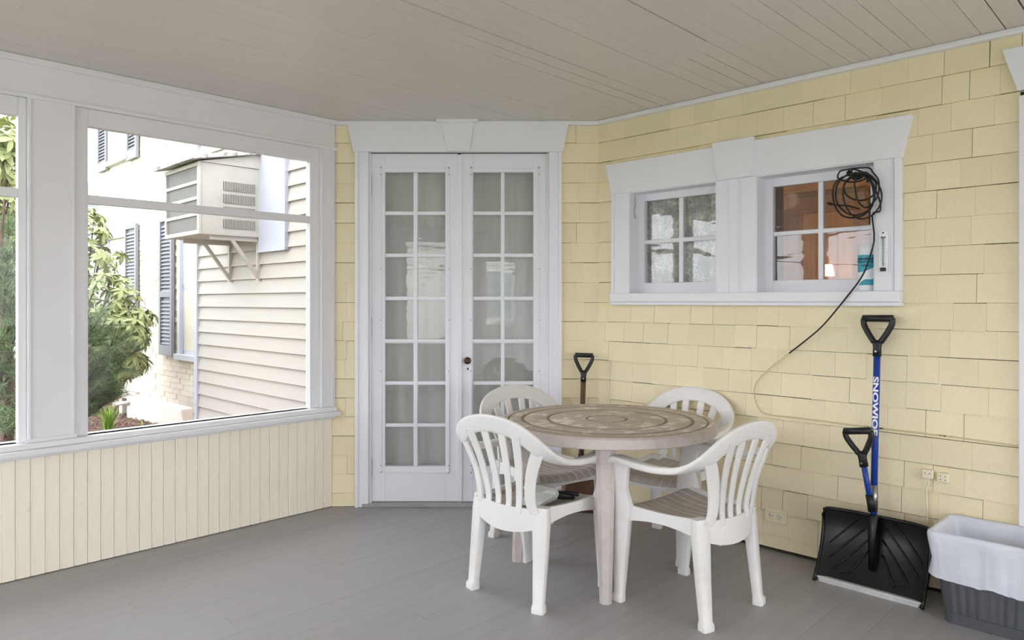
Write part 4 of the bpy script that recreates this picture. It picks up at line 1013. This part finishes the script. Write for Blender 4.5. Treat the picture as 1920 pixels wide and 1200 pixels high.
# lettering down the shaft
def text_mesh(body, size, m, extr=.0004, bold=.0):
    cu = bpy.data.curves.new('lettering', 'FONT'); cu.body = body; cu.size = size; cu.extrude = extr; cu.offset = bold; cu.align_x = 'LEFT'; cu.align_y = 'CENTER'; cu.resolution_u = 3
    ob = bpy.data.objects.new('lettering', cu); COL.objects.link(ob); dg = bpy.context.evaluated_depsgraph_get()
    me = bpy.data.meshes.new_from_object(ob.evaluated_get(dg)); bpy.data.objects.remove(ob); bm = bmesh.new(); bm.from_mesh(me); bmesh.ops.triangulate(bm, faces=bm.faces[:])
    for _ in range(2): bmesh.ops.subdivide_edges(bm, edges=[e for e in bm.edges if e.calc_length() > size*.12], cuts=2, use_grid_fill=True); bmesh.ops.triangulate(bm, faces=bm.faces[:])
    bm.to_mesh(me); bm.free(); me.materials.clear(); me.materials.append(m); return me
me_t = text_mesh('SNOWJOE', .036, M_print, bold=.0012)
# scale so the word runs from its photographed start to behind the second grip
tw = max(v.co.x for v in me_t.vertices)-min(v.co.x for v in me_t.vertices)
pz0, pz1 = zl(1645, 707, -.09), zl(1645, 818, -.11)
ks = (pz0-pz1)/tw
pS = t0+ax*((pz0-t0.z)/ax.z)
zdir = Vector((0, -1, 0)); zdir = (zdir-ax*zdir.dot(ax)).normalized(); xdir = -ax; ydir = zdir.cross(xdir)
mt_ = Matrix((xdir, ydir, zdir)).transposed().to_4x4(); mt_.translation = pS+zdir*.0150
# wrap letters round the tube
for v in me_t.vertices:
    y = v.co.y*.95; th = y/.0153; v.co.y = .0153*math.sin(th); v.co.z = .0153*math.cos(th)-.0150+v.co.z
put('lettering', me_t, ss, mt_ @ diag(ks, 1, 1))
# second handle
p_top = Vector((X(FR, 1608, -.20)-bs, -.20-by, P(FR, 1608, 808, -.20)[1])); p_bot = Vector((.0, .050, P(FR, 1640, 955, -.17)[1]))
ax2 = (p_top-p_bot).normalized()
MB().tube([p_bot, p_top-ax2*.11], .0125, 14).build('assist_shaft', M_blue, ss, smooth=True)
MB().tube([p_bot-ax2*.01, p_bot+ax2*.065], .0165, 14).build('assist_collar', M_black, ss, smooth=True)
d_grip('assist_grip', ss, along(p_top, p_top+ax2), .056, .108, .0135)
MB().loft([(t0.lerp(top, .23), (1, 0, 0), (0, 1, 0), .018, .018), (t0.lerp(top, .33), (1, 0, 0), (0, 1, 0), .017, .017)], 12, 2.2).build('spring_bracket', M_steel, ss, smooth=True)

# ---- old spade in the corner
sb_ = ground(1087, 962); sp0 = root('garden_spade', (sb_.x, sb_.y, 0), math.radians(-6), 'old brown spade with black handle standing behind the table', 'spade')
topw = Vector(((1095-CX)/F*4.52, 4.52, H-(666-HZ)*4.52/F)); Rm = Matrix.Rotation(math.radians(6), 3, 'Z')
tp = Rm @ (topw-Vector((sb_.x, sb_.y, 0)))
dirp = tp.normalized(); Mx = along((0, 0, 0), tp)
bmb = MB(); vs = []; 
for j in range(7):
    for i_ in range(9):
        u = -1+i_/4; v = j/6; vs.append((u*.098*(1-.06*v), .018*u*u*-1*(1)+.01, v*.285))
nq = len(vs); vs += [(a, b+.004, c) for a, b, c in vs]; fs = []
for j in range(6):
    for i_ in range(8):
        a = j*9+i_; fs += [(a, a+1, a+10, a+9), (a+nq, a+9+nq, a+10+nq, a+1+nq)]
for i_ in range(8): fs += [(i_+1, i_, i_+nq, i_+1+nq), (54+i_, 55+i_, 55+i_+nq, 54+i_+nq)]
for j in range(6): fs += [(j*9, j*9+9, j*9+9+nq, j*9+nq), (j*9+17, j*9+8, j*9+8+nq, j*9+17+nq)]
bmb.add(vs, fs).build('blade', M_bladerust, sp0, M=Mx, smooth=True)
Ls = tp.length
MB().tube([(0, .006, .2), (0, 0, .36)], [.012, .020], 12).build('socket', M_bladerust, sp0, M=Mx, smooth=True)
MB().tube([(0, 0, .3), (0, 0, Ls-.12)], .0165, 14).build('shaft', M_spade, sp0, M=Mx, smooth=True)
d_grip('d_grip', sp0, Mx @ T((0, 0, Ls)), .052, .110, .0125)

# ---- trash bin with liner (local frame of the wall)
bn = root('trash_bin', FR @ Vector((2.19, -.195, 0)), -PI/4, 'dark grey ribbed plastic trash bin with white liner folded over', 'trash bin')
def rrect(hx, hy, r, z, k=6, rib=0.0, off=(0, 0)):
    pts = []
    for cx_, cy_, a0_ in ((hx-r, hy-r, 0), (-hx+r, hy-r, PI/2), (-hx+r, -hy+r, PI), (hx-r, -hy+r, 1.5*PI)):
        for i_ in range(k+1): a = a0_+PI/2*i_/k; pts.append(Vector((cx_+r*math.cos(a)+off[0], cy_+r*math.sin(a)+off[1], z)))
    return pts
def ribbed(hx, hy, z, amp):
    base_ = rrect(hx, hy, .035, z, 5); out = []; n_ = len(base_)
    for i_ in range(n_):
        a, b = base_[i_], base_[(i_+1) % n_]; out.append(a)
        if (b-a).length > .12:
            m_ = 44
            nrm = Vector((b-a)); nrm = Vector((nrm.y, -nrm.x, 0)).normalized()
            for q in range(1, m_):
                t = q/m_; out.append(a.lerp(b, t)+nrm*(amp*abs(math.sin(t*PI*9))**.6))
    return out
rings_ = [ribbed(.168, .118, 0, 0), ribbed(.17, .12, .045, 0), ribbed(.172, .122, .05, .006), ribbed(.198, .146, .33, .006), ribbed(.2, .148, .335, 0), ribbed(.206, .154, .36, 0)]
inn = [[Vector((v.x*.975, v.y*.965, v.z)) for v in r] for r in (rings_[5], rings_[1])]
MB().rings(rings_+[inn[0]]+[[Vector((v.x, v.y, .01)) for v in inn[1]]]).build('bin_body', M_bin, bn, smooth=True, angle=40)
lg = MB(); rs = []
prof_l = [(-.034, .06), (-.028, .2), (-.020, .33), (-.014, .360), (-.008, .370), (.0, .374), (.007, .368), (.010, .358), (.012, .33), (.014, .26), (.018, .20), (.019, .185)]
def liner_ring(d, z, amp):
    t = z/.36; hx, hy = .170+.036*t+d, .120+.034*t+d; base_ = rrect(hx, hy, .03, z, 6); out = []
    n_ = len(base_); fine = []
    for i_ in range(n_):
        a, b = base_[i_], base_[(i_+1) % n_]; m_ = max(1, int((b-a).length/.008))
        fine += [a.lerp(b, q/m_) for q in range(m_)]
    for p in fine:
        nz_ = noise.noise(Vector((p.x*14, p.y*14, z*9)))+.5*noise.noise(Vector((p.x*40, p.y*40, z*20))); dd_ = Vector((p.x, p.y, 0)).normalized()
        out.append(p+dd_*(nz_*amp*1.5+.004)+Vector((0, 0, (nz_*.014 if z < .24 and d > 0 else 0)-(.035*max(0, -p.y/.15)*(p.x+.1) if z < .24 and d > 0 else 0))))
    return out
rs = []
cnts = None
base_n = None
for d, z in prof_l:
    r = liner_ring(d, z, .010 if z < .3 else .004)
    # resample to a common count
    tot = 220; L2 = [0]
    for i_ in range(len(r)): L2.append(L2[-1]+(r[(i_+1) % len(r)]-r[i_]).length)
    out = []; k2 = 0
    for q in range(tot):
        s_ = L2[-1]*q/tot
        while L2[k2+1] < s_: k2 += 1
        f_ = (s_-L2[k2])/max(1e-9, L2[k2+1]-L2[k2]); out.append(r[k2].lerp(r[(k2+1) % len(r)], f_))
    rs.append(out)
MB().rings(rs, cap=False).build('liner', M_bag, bn, smooth=True)
MB().add([tuple(v) for v in rs[0]], [tuple(range(220))]).build('liner_bottom', M_bag, bn)
cbx = root('cardboard_scrap', FR @ Vector((2.33, -.17, .11)), -PI/4+.3, 'grey cardboard scrap poking up inside the lined trash bin', 'cardboard')
MB().box(-.06, .06, -.004, .004, -.04, .235).build('flap', mat('grey_card', (186, 184, 182), .8), cbx, M=Matrix.Rotation(.25, 4, 'Y'))
MB().box(-.06, .06, -.001, .07, .0, .006).build('folded_flap', MATS['grey_card'], cbx, M=Matrix.Rotation(.25, 4, 'Y'))

# ---- electrical outlets
def on_wall(px, py, y=-.004): x, z = P(FR, px, py, y); return FR @ Vector((x, y, z))
gf = root('wall_outlet', on_wall(1455, 967), -PI/4, 'ivory double wall outlet low on the shingles near the chair', 'outlet')
plate = MB().box(-.058, .058, -.008, .012, -.036, .036).build('cover_plate', M_ivory, gf, bevel=.003)
MB().box(-.034, .034, -.0115, -.007, -.017, .017).build('receptacle', M_ivory, gf, bevel=.002)
so = MB()
for s in (-1, 1):
    so.box(s*.022-.0035, s*.022-.002, -.0125, -.011, .004, .011).box(s*.022-.0035, s*.022-.002, -.0125, -.011, -.011, -.004).box(s*.014-.002, s*.014+.002, -.0125, -.011, -.002, .002).box(s*.030-.001, s*.030+.001, -.0125, -.011, -.004, .004)
so.build('slots', M_dark, gf); MB().box(-.005, .005, -.0135, -.011, -.006, .006).build('test_button', M_white, gf)
jacks = []
for px, py, lab, hz in ((1741, 888, 'small square ivory socket with white cord plugged in', 2), (1770, 895, 'small square ivory socket with four holes beside the corded one', 4)):
    j = root('wall_socket', on_wall(px, py), -PI/4, lab, 'socket')
    MB().box(-.024, .024, -.020, .012, -.021, .021).build('socket_body', M_ivory, j, bevel=.005)
    h = MB()
    for sx in (-1, 1):
        for sz in ((1, -1) if hz == 4 else (.6,)): h.box(sx*.009-.0018, sx*.009+.0018, -.0215, -.018, sz*.008-.0018, sz*.008+.0018)
    h.build('holes', M_dark, j); jacks.append(j)
def wp(px, py, y): x, z = P(FR, px, py, y); return Vector((x, y, z))
def wall_tube(name, pts, r, m, lab=None, cat=None, parent=None, k=8, n_=10):
    o = MB().tube(crom(pts, n_), r, k).build(name, m, parent, M=None if parent else FR, smooth=True)
    return tag(o, lab, cat) if lab else o
wcord = wall_tube('white_cord', [wp(1741, 898, -.026), wp(1741, 905, -.030), wp(1737, 920, -.024), wp(1738, 945, -.02), wp(1739, 975, -.02), wp(1738, 1010, -.02), wp(1740, 1060, -.02), wp(1741, 1098, -.025)], .0042, M_ivory)
wcord.parent = jacks[0]; wcord.matrix_parent_inverse = jacks[0].matrix_basis.inverted()

# ---- black cable: coil on the hook and run down to the shingles
cab = root('black_cable', FR @ Vector((0, 0, 0)), -PI/4, 'black cable coiled on a hook in the small window and trailing down the wall', 'cable')
cyl = -.045
def cp(px, py, y=cyl): return wp(px, py, y)
coil = []
r2 = random.Random(3)
hk = (1612, 332)
loops = [(1604, 363, 36, 40), (1600, 366, 40, 43), (1616, 368, 36, 42), (1612, 352, 30, 24), (1598, 330, 26, 12), (1625, 352, 22, 36)]
for k, (cx_, cy_, rx, ry) in enumerate(loops):
    for q in range(10):
        a = -PI/2+2*PI*q/10; coil.append(cp(cx_+rx*math.cos(a)+r2.uniform(-2, 2), cy_+ry*math.sin(a)*1.0+r2.uniform(-2, 2), cyl-.012*(k % 3)+r2.uniform(-.004, .004)))
MB().tube(crom(coil, 6), .0040, 8).build('coil', M_rubber, cab, smooth=True)
MB().tube(crom([cp(1612, 392), cp(1590, 386), cp(1572, 385), cp(1557, 382)], 6), .0040, 8).tube([cp(1560, 383), cp(1552, 381)], .0065, 8).build('loose_end', M_rubber, cab, smooth=True)
MB().tube(crom([cp(1590, 322), cp(1605, 334), cp(1622, 326), cp(1630, 340)], 5), .012, 8).build('coil_tie', M_rubber, cab, smooth=True)
MB().tube(crom([cp(1628, 330), cp(1648, 372), cp(1650, 395), cp(1636, 402), cp(1639, 440, -.06), cp(1636, 465, -.062), cp(1618, 515, -.064), cp(1585, 560, -.064), cp(1545, 608, -.04), cp(1516, 634, -.03), cp(1480, 662, -.02)], 10), .0038, 8).build('hanging_run', M_rubber, cab, smooth=True)
MB().tube(crom([cp(1480, 662, -.02), cp(1445, 690, -.016), cp(1420, 715, -.016), cp(1414, 738, -.016), cp(1422, 765, -.016), cp(1440, 777, -.014), cp(1500, 784, -.012), cp(1600, 797, -.012), cp(1700, 809, -.012), cp(1800, 821, -.012), cp(1908, 836, -.012)], 10), .0032, 8).build('painted_run', mat('cable_under_paint', (214, 200, 158), .6, .03, 6, rgb2=(60, 52, 44), f0=.58, f1=.62, scale2=9), cab, smooth=True)
for px in (1480, 1441, 1620, 1760):
    pass
def screw_hook(px, py, y, lab):
    o = root('screw_hook', FR @ wp(px, py, y), -PI/4, lab, 'hook')
    pts = [(0, 0, .05), (0, 0, .02)]+[(.010*math.sin(a), 0, .010+.010*math.cos(a)) for a in [k*PI/6 for k in range(0, 10)]]
    MB().tube(pts, .0022, 6).build('wire', M_steel, o, smooth=True); return o
hz_ = zh
hkx, _ = P(FR, 1624, 316, -.0)
o = root('screw_hook', FR @ Vector((hkx, -.015, zh-.03)), -PI/4, 'small steel hook carrying the coiled cable', 'hook')
MB().tube([(0, 0, .032), (0, 0, .012)]+[(.009*math.sin(a), 0, .003+.009*math.cos(a)) for a in [k*PI/6 for k in range(0, 10)]], .002, 6).build('wire', M_alu, o, smooth=True)
o = root('hook_chain', FR @ Vector((w1a+.02, .01, zh-.02)), -PI/4, 'thin steel chain hanging beside the lace curtain window', 'chain')
MB().tube([(0, 0, .02), (0, 0, .0), (.006, 0, -.008), (.004, 0, -.016)], .0018, 6).build('hook', M_steel, o)
for k in range(9):
    z = -.02-.014*k; ln_ = [(.0035*math.cos(a) if k % 2 else 0, 0 if k % 2 else .0035*math.cos(a), z+.008*math.sin(a)) for a in [q*PI/4 for q in range(8)]]
    MB().tube(ln_, .0013, 5, closed=True).build('link', M_steel, o, M=T((.004*math.sin(k*.9), 0, 0)))

# ---- thermometer on the casing
thx, thz = P(FR, 1657, 471, CY-.006)
th = root('wall_thermometer', FR @ Vector((thx, CY-.006, thz)), -PI/4, 'white strip thermometer mounted on the window casing', 'thermometer')
hh, ww = .098, .0185
pol = [(-ww, -hh), (ww, -hh)]+[(ww*math.cos(a), hh-ww+ww*math.sin(a)) for a in [k*PI/10 for k in range(11)]]
MB().prism(pol, -.008, .0055).build('back_plate', M_print, th, bevel=.001)
MB().tube([(0, -.0095, -hh*.72), (0, -.0095, hh*.68)], .0018, 8).build('glass_tube', M_steel, th, smooth=True)
tk = MB()
for k in range(15):
    z = -hh*.6+k*hh*1.2/14; l = .006 if k % 2 == 0 else .004
    tk.box(-.004-l, -.004, -.0088, -.008, z-.0006, z+.0006).box(.004, .004+l, -.0088, -.008, z-.0006, z+.0006)
tk.build('scale_marks', M_dark, th)
MB().box(-.012, .012, -.016, -.008, -hh*.96, -hh*.78).build('bulb_guard', M_black, th, bevel=.002)
MB().box(-.010, -.003, -.0092, -.008, hh*.63, hh*.68).box(.003, .010, -.0092, -.008, hh*.63, hh*.68).box(-.003, .003, -.010, -.008, hh*.84, hh*.9).build('screw_marks', M_dark, th)

# ---- disinfecting wipes canister on the window ledge
wx_, wz_ = P(FR, 1622, 500, .022)
wc = root('wipes_canister', FR @ Vector((w2b-.052, .022, zs1)), -PI/4, 'teal and white disinfecting wipes canister standing on the window ledge', 'canister')
Rc, Hc = .040, zl(1622, 459, .0)-zs1
MB().lathe([(Rc-.004, 0), (Rc, .004), (Rc, .03), (Rc, Hc*.78), (Rc, Hc*.79)], 40).build('body', M_print, wc, smooth=True, angle=40)
MB().lathe([(Rc-.002, Hc*.79), (Rc-.001, Hc*.80), (Rc-.001, Hc*.97), (Rc-.006, Hc), (.004, Hc)], 40).build('lid', M_print, wc, smooth=True, angle=40)
def band(z0f, z1f, m, nm, dr_=.0006):
    """wrapped label patch: z0f/z1f give lower/upper height as functions of angle"""
    n_ = 48; rs = []
    mb = MB()
    for i_ in range(n_):
        a = 2*PI*i_/n_; c, s = math.cos(a), math.sin(a)
        mb.v += [((Rc+dr_)*c, (Rc+dr_)*s, z0f(a)), ((Rc+dr_)*c, (Rc+dr_)*s, z1f(a))]
    mb.f = [(2*i_, 2*((i_+1) % n_), 2*((i_+1) % n_)+1, 2*i_+1) for i_ in range(n_)]; mb.m = [0]*n_
    return mb.build(nm, m, wc, smooth=True)
band(lambda a: Hc*(.50+.09*math.sin(a*1.0+.6)), lambda a: Hc*.78, M_teal, 'label_top')
band(lambda a: Hc*.13, lambda a: Hc*(.27+.10*math.sin(a+.9)+.04*math.sin(3*a)), M_teal, 'label_base')
band(lambda a: Hc*.675, lambda a: Hc*(.70+.02*abs(math.sin(a*4))), M_navy, 'label_arc', .0009)
def wrap_text(body, size, zc, m, face=-PI/2+.2):
    me = text_mesh(body, size, m, .0002, .0004); xs__ = [v.co.x for v in me.vertices]; mid = (min(xs__)+max(xs__))/2
    for v in me.vertices:
        a = face+(v.co.x-mid)/Rc; r = Rc+.0012+v.co.z*.3; y = v.co.y; v.co = Vector((r*math.cos(a), r*math.sin(a), zc+y))
    return put('lettering', me, wc, Matrix.Identity(4))
wrap_text('DISINFECTING', .0125, Hc*.63, M_navy); wrap_text('WIPES', .014, Hc*.545, M_navy)

# ---- paint-covered nail heads in the beadboard
for px, py in ((409, 893), (405, 900), (155, 942), (52, 958), (608, 850), (610, 905)):
    x, z = P(FL, px, py, 0)
    MB().lathe([(.001, .0), (.0045, .0005), (.004, .0025), (.001, .004)], 8).build('nail_head', M_cream, wl, M=T((x, .0, z)) @ Matrix.Rotation(PI/2, 4, 'X'), smooth=True)

def added_ceiling_light(x, y, lab):  # unseen fixture added to lift the porch brightness
    o = root('added_ceiling_light', (x, y, ZC), 0, lab, 'added ceiling light')
    MB().lathe([(.16, 0), (.165, -.012), (.155, -.03), (.14, -.034)], 40).build('base_ring', M_white, o, smooth=True)
    MB().lathe([(.002, -.115), (.05, -.112), (.10, -.095), (.135, -.06), (.14, -.034)], 40).build('glass_bowl', mat('opal_glass', (250, 246, 238), .4, .01, 3, emit=(255, 244, 226), estr=.5), o, smooth=True)
    l = bpy.data.lights.new('porch_fill_bulb', 'POINT'); l.energy = FILL_POWER; l.color = (1, .98, .95); l.shadow_soft_size = .16
    b = bpy.data.objects.new('porch_fill_bulb', l); COL.objects.link(b); b.location = (x, y, ZC-.30)
FILL_POWER = 1.5
added_ceiling_light(.75, .35, 'round opal glass ceiling light added out of view to brighten the porch')
